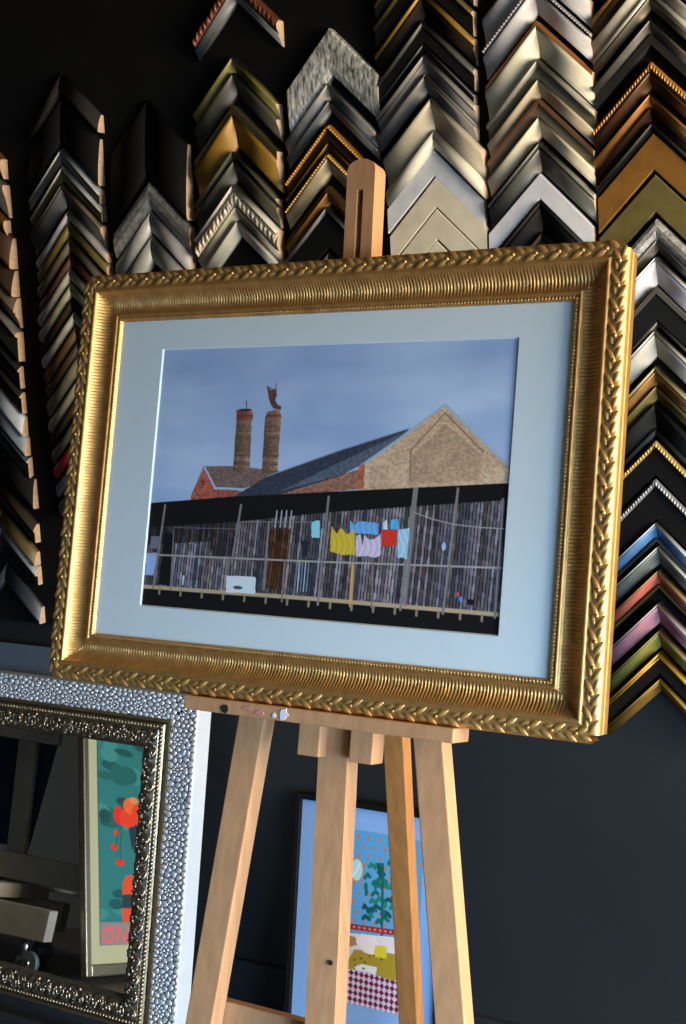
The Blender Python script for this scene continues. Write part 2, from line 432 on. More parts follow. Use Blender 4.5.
  (-2.3237, 2.0485, 0.0751, 'slate olive', 26, [(0, 1, 'scoop', '3a3c36', 's')]),
  (-2.329, 1.9686, 0.0344, 'gilded brown', 26, [(0, 1, 'rough', '7c5426', 'm')]),
  (-2.3145, 1.9283, 0.0713, 'reddish brown wooden', 30, [(0, 1, 'rev', '3a2418', 's')]),
  (-2.3162, 1.852, 0.0603, 'dark walnut brown', 30, [(0, 1, 'rev', '2e2018', 's')]),
  (-2.3167, 1.7868, 0.0701, 'umber and grey', 30, [(0, 0.5, 'rev', '4c4236', 's'), (0.5, 1, 'scoop', '2c2a26', 's')]),
  (-2.3136, 1.7092, 0.0683, 'dark grey with silver line', 28, [(0, 0.2, 'round', '70706c', 'm'), (0.2, 1, 'flat', '2a2a28', 's')]),
  (-2.3249, 1.6264, 0.0524, 'thin edged black', 20, [(0, 0.25, 'rev', '1a1a1a', 's'), (0.25, 1, 'flat', '0c0c0c', 's')]),
  (-2.325, 1.5643, 0.0504, 'matt black', 20, [(0, 0.25, 'rev', '1a1a1a', 's'), (0.25, 1, 'flat', '0c0c0c', 's')]),
  (-2.323, 1.5068, 0.0458, 'shiny white blue', 22, [(0, 1, 'rev', 'b4c0d0', 'm')]),
  (-2.3218, 1.4562, 0.0436, 'pale blue grey', 22, [(0, 1, 'rev', '7c8a9c', 'm')]),
  (-2.3186, 1.4077, 0.0487, 'dark teal', 20, [(0, 0.25, 'rev', '26343a', 's'), (0.25, 1, 'flat', '141c20', 's')]),
  (-2.3112, 1.3543, 0.0711, 'wide satin black', 20, [(0, 1, 'rev', '121416', 's')]),
  (-2.313, 1.2447, 0.0445, 'brown black', 24, [(0, 0.4, 'rev', '2c261c', 's'), (0.4, 1, 'flat', '141210', 's')]),
  (-2.3164, 1.1779, 0.0324, 'narrow olive bronze', 24, [(0, 1, 'rev', '5e5230', 'm')]),
  (-2.3169, 1.1407, 0.0451, 'silver lipped grey', 24, [(0, 0.5, 'rev', '7c7e80', 'm'), (0.5, 1, 'flat', '1c1c1c', 's')]),
  (-2.3154, 1.0408, 0.0405, 'smoky grey', 22, [(0, 1, 'rev', '30343a', 's')]),
 ]),
]


SHAPES = {
    'flat': [(0, .74), (.03, .8), (.97, .8), (1, .74)],
    'scoop': [(0, .88), (.05, 1), (.14, 1), (.22, .93), (.4, .72), (.6, .56), (.8, .46), (.95, .42), (1, .36)],
    'rev': [(0, .35), (.08, .46), (.3, .66), (.55, .84), (.8, .96), (.93, 1), (1, .9)],
    'round': [(0, .6), (.1, .78), (.3, .95), (.5, 1), (.7, .95), (.9, .78), (1, .6)],
    'rough': [(0, .7), (.08, .9), (.3, 1), (.6, .95), (.85, .75), (1, .6)],
    'zebra': [(0, .8), (.05, .95), (.4, 1), (.8, .85), (.96, .7), (1, .6)],
    'bead': [(0, .6), (.15, .85), (.5, 1.08), (.85, .85), (1, .6)],
    'leaf': [(0, .6), (.12, .85), (.35, 1.05), (.65, 1.05), (.88, .85), (1, .6)],
}


def sample_mat(hexcol, fin, shape):
    nm = 'moulding_' + hexcol + '_' + ('leaf' if fin == 'm' else 'paint') + ('_' + shape if shape in ('rough', 'zebra') else '')
    if shape == 'rough':
        return pmat(nm, hexcol, metal=.6, rough=.4, var=.35, scale=(90, 90, 90), bump=.9, bscale=(160, 160, 160))
    if shape == 'zebra':
        return pmat(nm, hexcol, metal=.4, rough=.42, var=.85, scale=(230, 60, 60), bump=.5)
    if fin == 'm':
        return pmat(nm, hexcol, metal=.27, rough=.44, var=.14, scale=(40, 40, 40), bump=.05)
    dark = max(hexlin(hexcol)) < .035
    return pmat(nm, hexcol, metal=0, rough=.7 if dark else .42, var=.10, scale=(30, 30, 30), bump=.04, spec=.12 if dark else .5)


def arm_mesh(side, t0, t1, shape, h, V):
    """one mitred leg of a corner sample between two fractions of its width"""
    b = MB()
    prof = [(t0, 0)] + [(t0 + (t1 - t0) * a, h * c) for a, c in SHAPES[shape]] + [(t1, 0)]
    wave = shape in ('bead', 'leaf')
    n = 1
    if wave: n = 96
    rows = []
    for i in range(n + 1):
        x = SW / 2 * i / n
        r = []
        for k, (t, hh) in enumerate(prof):
            hz = hh
            if wave and hh > 0:
                ph = x * 1.414 * 2 * math.pi / (.0068 if shape == 'bead' else .014)
                tt = (t - t0) / (t1 - t0)
                hz = hh - h * .2 * math.sin(math.pi * tt) * (.5 + .5 * math.cos(ph + (0 if shape == 'bead' else 5 * (tt - .5) * (1 if (i // 6) % 2 else -1))))
            r.append((side * x, -hz, -t * V - x))
        rows.append(r)
    b.grid(rows, 0, smooth=wave or shape in ('scoop', 'rev', 'round', 'bead', 'leaf'))
    m = len(prof)
    b.f.append(tuple(range(m))); b.m.append(0); b.sm.append(False)
    b.f.append(tuple(range(n * m, n * m + m))); b.m.append(1); b.sm.append(False)
    for i in range(n):
        b.f.append((i * m, i * m + m - 1, (i + 1) * m + m - 1, (i + 1) * m)); b.m.append(1); b.sm.append(False)
    return b


ORD = ['topmost', 'second from top', 'third from top', 'fourth from top', 'fifth from top', 'sixth from top', 'seventh from top', 'eighth from top', 'ninth from top', 'tenth from top', 'eleventh from top', 'twelfth from top', 'thirteenth from top', 'fourteenth from top', 'fifteenth from top', 'sixteenth from top', 'seventeenth from top', 'eighteenth from top', 'nineteenth from top', 'twentieth from top', 'twenty-first from top', 'third from bottom', 'second from bottom', 'bottommost']
for phrase, items in COLUMNS:
    where = phrase
    for i, (X, Z, V, desc, h, bands) in enumerate(items):
        root = empty('frame_corner_sample', (X, YS, Z))
        root.rotation_euler = (0, math.radians(random.uniform(-.9, .9)), 0)
        rank = 'bottommost' if i == len(items) - 1 else 'second from bottom' if i == len(items) - 2 else ORD[i]
        tag(root, '%s frame corner, %s, %s' % (desc, rank, where), 'frame corner', 'frame corner samples in the ' + where)
        hm = h / 1000.0
        main = max(range(len(bands)), key=lambda k: bands[k][1] - bands[k][0])
        for side in (-1, 1):
            t0, t1, sh, hx, fin = bands[main]
            arm = arm_mesh(side, t0, t1, sh, hm, V).build('moulding_arm', [sample_mat(hx, fin, sh), raw_wood], root)
            for k, (t0, t1, sh, hx, fin) in enumerate(bands):
                if k == main: continue
                hl = hm * (1.12 if (t1 - t0) < .35 else 1.0) if k == 0 else hm * .8
                lp = arm_mesh(side, t0, t1, sh, hl, V).build('lip', [sample_mat(hx, fin, sh), raw_wood], arm)

# ------------------------------------------------------------------ flat prints, painted as vertex ink on fine sheets
def paint(layers, w, h, step, base, dark=1.0):
    nx, ny = int(w / step) + 1, int(h / step) + 1
    X, Y = np.meshgrid(np.linspace(0, w, nx), np.linspace(0, h, ny))
    img = base(X, Y).astype(float)
    rng = np.random.default_rng(5)
    def hsh(a, b=0): 
        v = np.sin(a * 12.9898 + b * 78.233 + 3.1) * 43758.5453
        return v - np.floor(v)
    for L in layers:
        if L[0] == 'poly':
            pts = np.array(L[1]); col = np.array(L[2], float); fill = L[3]
            x0, y0 = pts.min(0); x1, y1 = pts.max(0)
            mk = (X >= x0) & (X <= x1) & (Y >= y0) & (Y <= y1)
            xs, ys = X[mk], Y[mk]
            ins = np.zeros(len(xs), bool)
            for (ax, ay), (bx, by) in zip(pts, np.roll(pts, -1, 0)):
                if ay == by: continue
                c = ((ay > ys) != (by > ys)) & (xs < (bx - ax) * (ys - ay) / (by - ay) + ax)
                ins ^= c
            xs, ys = xs[ins], ys[ins]
            cc = np.tile(col, (len(xs), 1))
            if fill == 'brick':
                row = np.floor(ys / .0022); k = np.floor(xs / .0044 + row * .5)
                cc *= (.82 + .36 * hsh(k, row))[:, None]
            elif fill == 'stone':
                row = np.floor(ys / .0026); k = np.floor(xs / .0042 + row * .37)
                cc *= (.90 + .20 * hsh(k, row))[:, None]
                cc *= (.94 + .12 * hsh(np.floor(xs / .03), np.floor(ys / .03)))[:, None]
            elif fill == 'course':
                row = np.floor(ys / .0034); k = np.floor(xs / .0048 + row * .5)
                cc *= ((.78 + .34 * hsh(row)) * (.84 + .3 * hsh(k, row)) * (.75 + .4 * (xs - x0) / (x1 - x0 + 1e-6)))[:, None]
            elif fill == 'planks':
                u = xs + .04 * (ys - y0)
                k = np.floor(u / .0052)
                v = .50 + .68 * hsh(k)
                gap = (u / .0052 - k) < .28
                v = np.where(gap, .22, v) * (.8 + .4 * hsh(np.floor(ys / .011), k))
                cc = cc * v[:, None]
                tint = hsh(k, 7)
                cc[:, 0] *= .92 + .16 * tint; cc[:, 2] *= 1.08 - .16 * tint
            elif fill == 'cloth':
                cc *= (.90 + .12 * np.sin(xs / .0030 + 2 * np.sin(ys / .01)) ** 2)[:, None]
            elif fill == 'noise':
                cc *= (.86 + .28 * hsh(np.floor(xs / .004), np.floor(ys / .0025)))[:, None]
            elif fill == 'check':
                a = (xs + ys * .9) / .0125; c = (xs - ys * .9) / .0125
                q = (np.floor(a) + np.floor(c)) % 2 < 1
                cc = np.where(q[:, None], np.array([92, 28, 66.]), cc)
            sub = np.zeros(X.shape, bool); sub[mk] = ins
            img[sub] = cc
        elif L[0] == 'line':
            pts = L[1]; wd = L[2] / 2; col = np.array(L[3], float)
            for (ax, ay), (bx, by) in zip(pts[:-1], pts[1:]):
                mk = (X > min(ax, bx) - wd) & (X < max(ax, bx) + wd) & (Y > min(ay, by) - wd) & (Y < max(ay, by) + wd)
                xs, ys = X[mk], Y[mk]
                dx, dy = bx - ax, by - ay
                t = np.clip(((xs - ax) * dx + (ys - ay) * dy) / (dx * dx + dy * dy + 1e-12), 0, 1)
                d = np.hypot(xs - ax - t * dx, ys - ay - t * dy)
                a = np.clip((wd - d) / step + .5, 0, 1)[:, None]
                img[mk] = img[mk] * (1 - a) + col * a
        else:
            (cx, cy), rx, ry, col = L[1], L[2], L[3], np.array(L[4], float)
            d = np.hypot((X - cx) / rx, (Y - cy) / ry)
            a = np.clip((1 - d) * min(rx, ry) / step + .5, 0, 1)[..., None]
            img = img * (1 - a) + col * a
    return X, Y, img, nx, ny


def to_lin(img):
    c = np.clip(img / 255.0, 0, 1)
    return np.where(c <= .04045, c / 12.92, ((c + .055) / 1.055) ** 2.4)


def sheet(name, art, tint, P0, ax, dn, parent, origin):
    """a fine flat sheet at P0 (top left), ax to the right, dn downwards"""
    X, Y, img, nx, ny = art
    P0, ax, dn = np.array(P0), np.array(ax), np.array(dn)
    V = (P0 - np.array(origin))[None, :] + X.reshape(-1, 1) * ax + Y.reshape(-1, 1) * dn
    me = bpy.data.meshes.new(name)
    idx = np.arange(nx * ny).reshape(ny, nx)
    q = np.stack([idx[:-1, :-1], idx[1:, :-1], idx[1:, 1:], idx[:-1, 1:]], -1).reshape(-1, 4)
    me.vertices.add(len(V)); me.vertices.foreach_set('co', V.ravel())
    me.loops.add(q.size); me.loops.foreach_set('vertex_index', q.ravel().astype(np.int32))
    me.polygons.add(len(q)); me.polygons.foreach_set('loop_start', np.arange(0, q.size, 4, dtype=np.int32))
    me.update(calc_edges=True); me.validate()
    col = np.ones((nx * ny, 4)); col[:, :3] = np.clip(to_lin(img).reshape(-1, 3) * np.array(tint), 0, .95)
    at = me.color_attributes.new('ink', 'FLOAT_COLOR', 'POINT')
    at.data.foreach_set('color', col.ravel())
    me.materials.append(ink)
    o = bpy.data.objects.new(name, me)
    C.objects.link(o)
    o.parent = parent
    return o


PRINT_LAYERS = [('poly', [(0.0768, 0.2348), (0.097, 0.1889), (0.1205, 0.2201), (0.1188, 0.2359), (0.1183, 0.2413), (0.0785, 0.2471)], (140, 72, 62), 'brick'), ('poly', [(0.1174, 0.2215), (0.1709, 0.2219), (0.1611, 0.2414), (0.1173, 0.2427)], (128, 66, 60), 'brick'), ('poly', [(0.0977, 0.1857), (0.1557, 0.1847), (0.2034, 0.1883), (0.2367, 0.1907), (0.2077, 0.2059), (0.1749, 0.2191), (0.1204, 0.2187)], (98, 78, 78), 'noise'), ('line', [(0.0966, 0.1857), (0.1204, 0.2183)], 0.003, (128, 158, 195)), ('line', [(0.0966, 0.1857), (0.0772, 0.2335)], 0.0012, (70, 60, 65)), ('line', [(0.1194, 0.2192), (0.176, 0.2204)], 0.0032, (130, 155, 188)), ('ell', (0.097, 0.2116), 0.0033, 0.0055, (95, 50, 48)), ('poly', [(0.1498, 0.1048), (0.1779, 0.1048), (0.182, 0.194), (0.1513, 0.1937)], (112, 86, 76), 'course'), ('poly', [(0.202, 0.1159), (0.2308, 0.1144), (0.232, 0.1948), (0.204, 0.1945)], (112, 86, 76), 'course'), ('poly', [(0.1486, 0.0971), (0.1761, 0.0963), (0.1795, 0.1048), (0.1802, 0.1128), (0.1497, 0.1147)], (112, 64, 54), 'course'), ('poly', [(0.1517, 0.0962), (0.1739, 0.0954), (0.1732, 0.0994), (0.1531, 0.1003)], (45, 38, 42), 'plain'), ('poly', [(0.2057, 0.1003), (0.2261, 0.0967), (0.2314, 0.1091), (0.23, 0.1171), (0.2022, 0.1181), (0.2019, 0.1092)], (108, 80, 70), 'course'), ('line', [(0.2042, 0.1292), (0.23, 0.1282)], 0.0016, (125, 62, 52)), ('line', [(0.1654, 0.0837), (0.1666, 0.0963)], 0.0016, (50, 45, 50)), ('poly', [(0.2006, 0.0615), (0.209, 0.0674), (0.2171, 0.0657), (0.22, 0.0746), (0.2176, 0.0825), (0.2224, 0.0897), (0.2293, 0.0923), (0.2298, 0.0976), (0.2168, 0.0959), (0.21, 0.0896), (0.2053, 0.0789), (0.203, 0.07)], (72, 50, 48), 'noise'), ('line', [(0.2163, 0.0568), (0.2172, 0.0665)], 0.0014, (60, 45, 45)), ('line', [(0.2001, 0.0611), (0.2184, 0.0683)], 0.0014, (60, 45, 45)), ('poly', [(0.2396, 0.2245), (0.3663, 0.1873), (0.421, 0.1746), (0.4239, 0.2094), (0.3736, 0.215), (0.24, 0.229)], (122, 84, 74), 'brick'), ('poly', [(0.1544, 0.2329), (0.2143, 0.1994), (0.337, 0.1583), (0.4491, 0.1251), (0.4314, 0.1441), (0.3755, 0.1783), (0.3403, 0.1967), (0.2398, 0.226)], (44, 48, 62), 'noise'), ('poly', [(0.2393, 0.2215), (0.3385, 0.176), (0.4462, 0.128), (0.4314, 0.1441), (0.3755, 0.1783), (0.3402, 0.1952)], (70, 76, 94), 'noise'), ('line', [(0.2143, 0.1994), (0.337, 0.1583), (0.4491, 0.1251)], 0.0016, (100, 120, 150)), ('poly', [(0.3757, 0.1813), (0.4314, 0.1441), (0.5016, 0.0898), (0.6046, 0.1771), (0.6038, 0.2049), (0.3704, 0.2165)], (164, 135, 116), 'stone'), ('poly', [(0.504, 0.1191), (0.566, 0.1638), (0.5626, 0.1975), (0.4542, 0.2057), (0.4555, 0.164)], (146, 118, 101), 'stone'), ('line', [(0.5027, 0.1034), (0.5656, 0.1582)], 0.0022, (112, 90, 76)), ('line', [(0.5027, 0.1034), (0.4533, 0.1568), (0.4551, 0.1971)], 0.0022, (112, 90, 76)), ('line', [(0.3756, 0.1798), (0.4313, 0.1426), (0.5018, 0.0913), (0.6062, 0.1785)], 0.0042, (130, 142, 166)), ('poly', [(0.3707, 0.1814), (0.3803, 0.1768), (0.3817, 0.2133), (0.372, 0.215)], (150, 80, 62), 'brick'), ('poly', [(-0.02, 0.249), (0.0187, 0.2462), (0.158, 0.232), (0.6035, 0.2008), (0.6109, 0.2006), (0.6171, 0.4168), (-0.0028, 0.4192)], (17, 15, 17), 'plain'), ('poly', [(0.0032, 0.2847), (0.1617, 0.271), (0.3264, 0.2502), (0.6023, 0.2244), (0.6067, 0.379), (0.0009, 0.378)], (98, 90, 102), 'planks'), ('poly', [(0.0032, 0.2847), (0.1617, 0.271), (0.1643, 0.2984), (0.0021, 0.3132)], (52, 46, 50), 'planks'), ('line', [(0.0014, 0.2475), (0.1581, 0.2328), (0.6036, 0.2021)], 0.0024, (14, 13, 18)), ('poly', [(0.0326, 0.2934), (0.052, 0.2926), (0.0535, 0.3755), (0.0288, 0.3737)], (18, 16, 20), 'plain'), ('line', [(0.0498, 0.2927), (0.0524, 0.3755)], 0.0016, (120, 112, 112)), ('poly', [(0.2273, 0.279), (0.263, 0.2776), (0.261, 0.3679), (0.2294, 0.3689)], (96, 62, 44), 'planks'), ('poly', [(0.1175, 0.29), (0.1653, 0.2859), (0.1635, 0.3238), (0.1263, 0.3256)], (50, 44, 54), 'planks'), ('poly', [(0.0067, 0.2991), (0.0224, 0.2984), (0.021, 0.3178), (0.0064, 0.3184)], (96, 92, 108), 'plain'), ('poly', [(0.0003, 0.3256), (0.0218, 0.3255), (0.0174, 0.3611), (0.0015, 0.3605)], (122, 142, 192), 'plain'), ('line', [(0.2371, 0.251), (0.2363, 0.2756)], 0.002, (150, 152, 165)), ('line', [(0.2458, 0.2507), (0.2449, 0.2752)], 0.002, (150, 152, 165)), ('line', [(0.2544, 0.2504), (0.2536, 0.2749)], 0.002, (150, 152, 165)), ('line', [(0.263, 0.2501), (0.2622, 0.2746)], 0.002, (150, 152, 165)), ('line', [(0.2834, 0.3246), (0.2843, 0.3691)], 0.0014, (170, 185, 210)), ('line', [(0.2889, 0.3243), (0.2893, 0.3688)], 0.0014, (90, 125, 180)), ('line', [(0.2944, 0.324), (0.2943, 0.3685)], 0.0014, (170, 185, 210)), ('line', [(0.2998, 0.3237), (0.2993, 0.3682)], 0.0014, (90, 125, 180)), ('poly', [(0.0723, 0.3576), (0.0859, 0.3569), (0.0836, 0.3728), (0.0737, 0.3725)], (120, 125, 150), 'planks'), ('poly', [(0.2987, 0.2663), (0.3059, 0.2634), (0.3128, 0.2627), (0.3151, 0.2881), (0.3007, 0.2887)], (118, 168, 212), 'plain'), ('line', [(0.0511, 0.2835), (0.1648, 0.2814)], 0.0014, (88, 82, 85)), ('line', [(0.1743, 0.2699), (0.3021, 0.2653)], 0.0012, (110, 104, 104)), ('poly', [(0.2847, 0.2941), (0.2971, 0.2936), (0.2968, 0.3174), (0.2868, 0.3179)], (30, 30, 44), 'plain'), ('line', [(0.0026, 0.3795), (0.3037, 0.3783), (0.6054, 0.3805)], 0.006, (150, 128, 108)), ('line', [(-0.003, 0.3284), (0.2989, 0.3239), (0.6035, 0.3171)], 0.0026, (138, 130, 132)), ('line', [(0.0286, 0.249), (0.0191, 0.3797)], 0.004, (106, 98, 102)), ('line', [(0.1718, 0.2445), (0.1633, 0.3339)], 0.004, (106, 98, 102)), ('line', [(0.3245, 0.2277), (0.3206, 0.3862)], 0.004, (106, 98, 102)), ('line', [(0.4638, 0.2121), (0.4557, 0.3843)], 0.004, (106, 98, 102)), ('line', [(0.4675, 0.212), (0.4626, 0.3772)], 0.004, (106, 98, 102)), ('line', [(0.5312, 0.2104), (0.5258, 0.3117)], 0.004, (106, 98, 102)), ('line', [(0.5262, 0.3158), (0.5218, 0.3849)], 0.004, (106, 98, 102)), ('line', [(0.5995, 0.2232), (0.5997, 0.3846)], 0.004, (106, 98, 102)), ('line', [(0.2242, 0.2693), (0.2252, 0.3703)], 0.004, (106, 98, 102)), ('line', [(0.3738, 0.3234), (0.3752, 0.3844)], 0.0048, (172, 128, 76)), ('line', [(0.4063, 0.3218), (0.4096, 0.3839)], 0.003, (100, 94, 98)), ('line', [(0.258, 0.3249), (0.2584, 0.3858)], 0.003, (100, 94, 98)), ('line', [(0.1584, 0.3271), (0.1589, 0.3769)], 0.003, (100, 94, 98)), ('line', [(0.0534, 0.3303), (0.0528, 0.3813)], 0.003, (100, 94, 98)), ('line', [(0.0321, 0.3809), (0.0321, 0.3887)], 0.004, (120, 102, 88)), ('line', [(0.0731, 0.3811), (0.0731, 0.3889)], 0.004, (120, 102, 88)), ('line', [(0.1134, 0.3813), (0.1134, 0.389)], 0.004, (120, 102, 88)), ('line', [(0.153, 0.3815), (0.153, 0.3892)], 0.004, (120, 102, 88)), ('line', [(0.1919, 0.3817), (0.1919, 0.3893)], 0.004, (120, 102, 88)), ('line', [(0.2302, 0.3819), (0.2302, 0.3894)], 0.004, (120, 102, 88)), ('line', [(0.2679, 0.3821), (0.2679, 0.3896)], 0.004, (120, 102, 88)), ('line', [(0.3049, 0.3823), (0.3049, 0.3897)], 0.004, (120, 102, 88)), ('line', [(0.3414, 0.3825), (0.3414, 0.3898)], 0.004, (120, 102, 88)), ('line', [(0.3773, 0.3827), (0.3772, 0.3899)], 0.004, (120, 102, 88)), ('line', [(0.4126, 0.3829), (0.4125, 0.3901)], 0.004, (120, 102, 88)), ('line', [(0.4473, 0.383), (0.4472, 0.3902)], 0.004, (120, 102, 88)), ('line', [(0.4815, 0.3832), (0.4814, 0.3903)], 0.004, (120, 102, 88)), ('line', [(0.5151, 0.3834), (0.5151, 0.3904)], 0.004, (120, 102, 88)), ('line', [(0.5483, 0.3836), (0.5482, 0.3905)], 0.004, (120, 102, 88)), ('line', [(0.5809, 0.3837), (0.5809, 0.3907)], 0.004, (120, 102, 88)), ('poly', [(0.1557, 0.3531), (0.2092, 0.352), (0.2106, 0.3779), (0.157, 0.3784)], (188, 188, 212), 'plain'), ('ell', (0.1785, 0.3701), 0.0084, 0.0027, (60, 62, 80)), ('line', [(0.3257, 0.2732), (0.4599, 0.2558)], 0.0012, (70, 66, 70)), ('line', [(0.4664, 0.2459), (0.4936, 0.2537), (0.5275, 0.2603), (0.5698, 0.263), (0.6066, 0.2633)], 0.0016, (132, 126, 128)), ('poly', [(0.3631, 0.2601), (0.3713, 0.267), (0.3799, 0.2613), (0.4102, 0.2629), (0.4116, 0.2797), (0.3724, 0.2795), (0.3647, 0.2789)], (92, 140, 205), 'cloth'), ('poly', [(0.3332, 0.2702), (0.3429, 0.2815), (0.3484, 0.2732), (0.3525, 0.274), (0.3604, 0.2817), (0.3719, 0.2741), (0.3766, 0.3105), (0.3538, 0.3116), (0.3338, 0.3071)], (205, 150, 50), 'cloth'), ('poly', [(0.3752, 0.2829), (0.3825, 0.2799), (0.3871, 0.2976), (0.3887, 0.2806), (0.3963, 0.2874), (0.4052, 0.2861), (0.415, 0.2786), (0.4176, 0.3095), (0.4085, 0.313), (0.3953, 0.311), (0.3778, 0.3131)], (180, 160, 190), 'cloth'), ('poly', [(0.4176, 0.2617), (0.4236, 0.2571), (0.4259, 0.2716), (0.4184, 0.2719)], (180, 180, 205), 'cloth'), ('poly', [(0.416, 0.2724), (0.4416, 0.2705), (0.4425, 0.2934), (0.4299, 0.2957), (0.418, 0.2958)], (205, 45, 38), 'cloth'), ('poly', [(0.4306, 0.2568), (0.4419, 0.2564), (0.443, 0.2705), (0.4298, 0.271)], (70, 145, 215), 'cloth'), ('poly', [(0.4426, 0.2714), (0.4609, 0.268), (0.4598, 0.3127), (0.4527, 0.3104), (0.445, 0.3117)], (140, 170, 215), 'cloth'), ('ell', (0.5158, 0.2919), 0.0033, 0.006, (130, 150, 195)), ('ell', (0.5475, 0.3633), 0.0028, 0.0038, (60, 110, 190)), ('ell', (0.5427, 0.3567), 0.0019, 0.0034, (180, 60, 50)), ('ell', (0.4508, 0.364), 0.0039, 0.0052, (35, 28, 50)), ('poly', [(0.5568, 0.3627), (0.5683, 0.362), (0.568, 0.3697), (0.5569, 0.3704)], (20, 18, 24), 'plain'), ('line', [(0.2292, 0.4357), (0.2356, 0.505)], 0.0018, (95, 85, 80))]
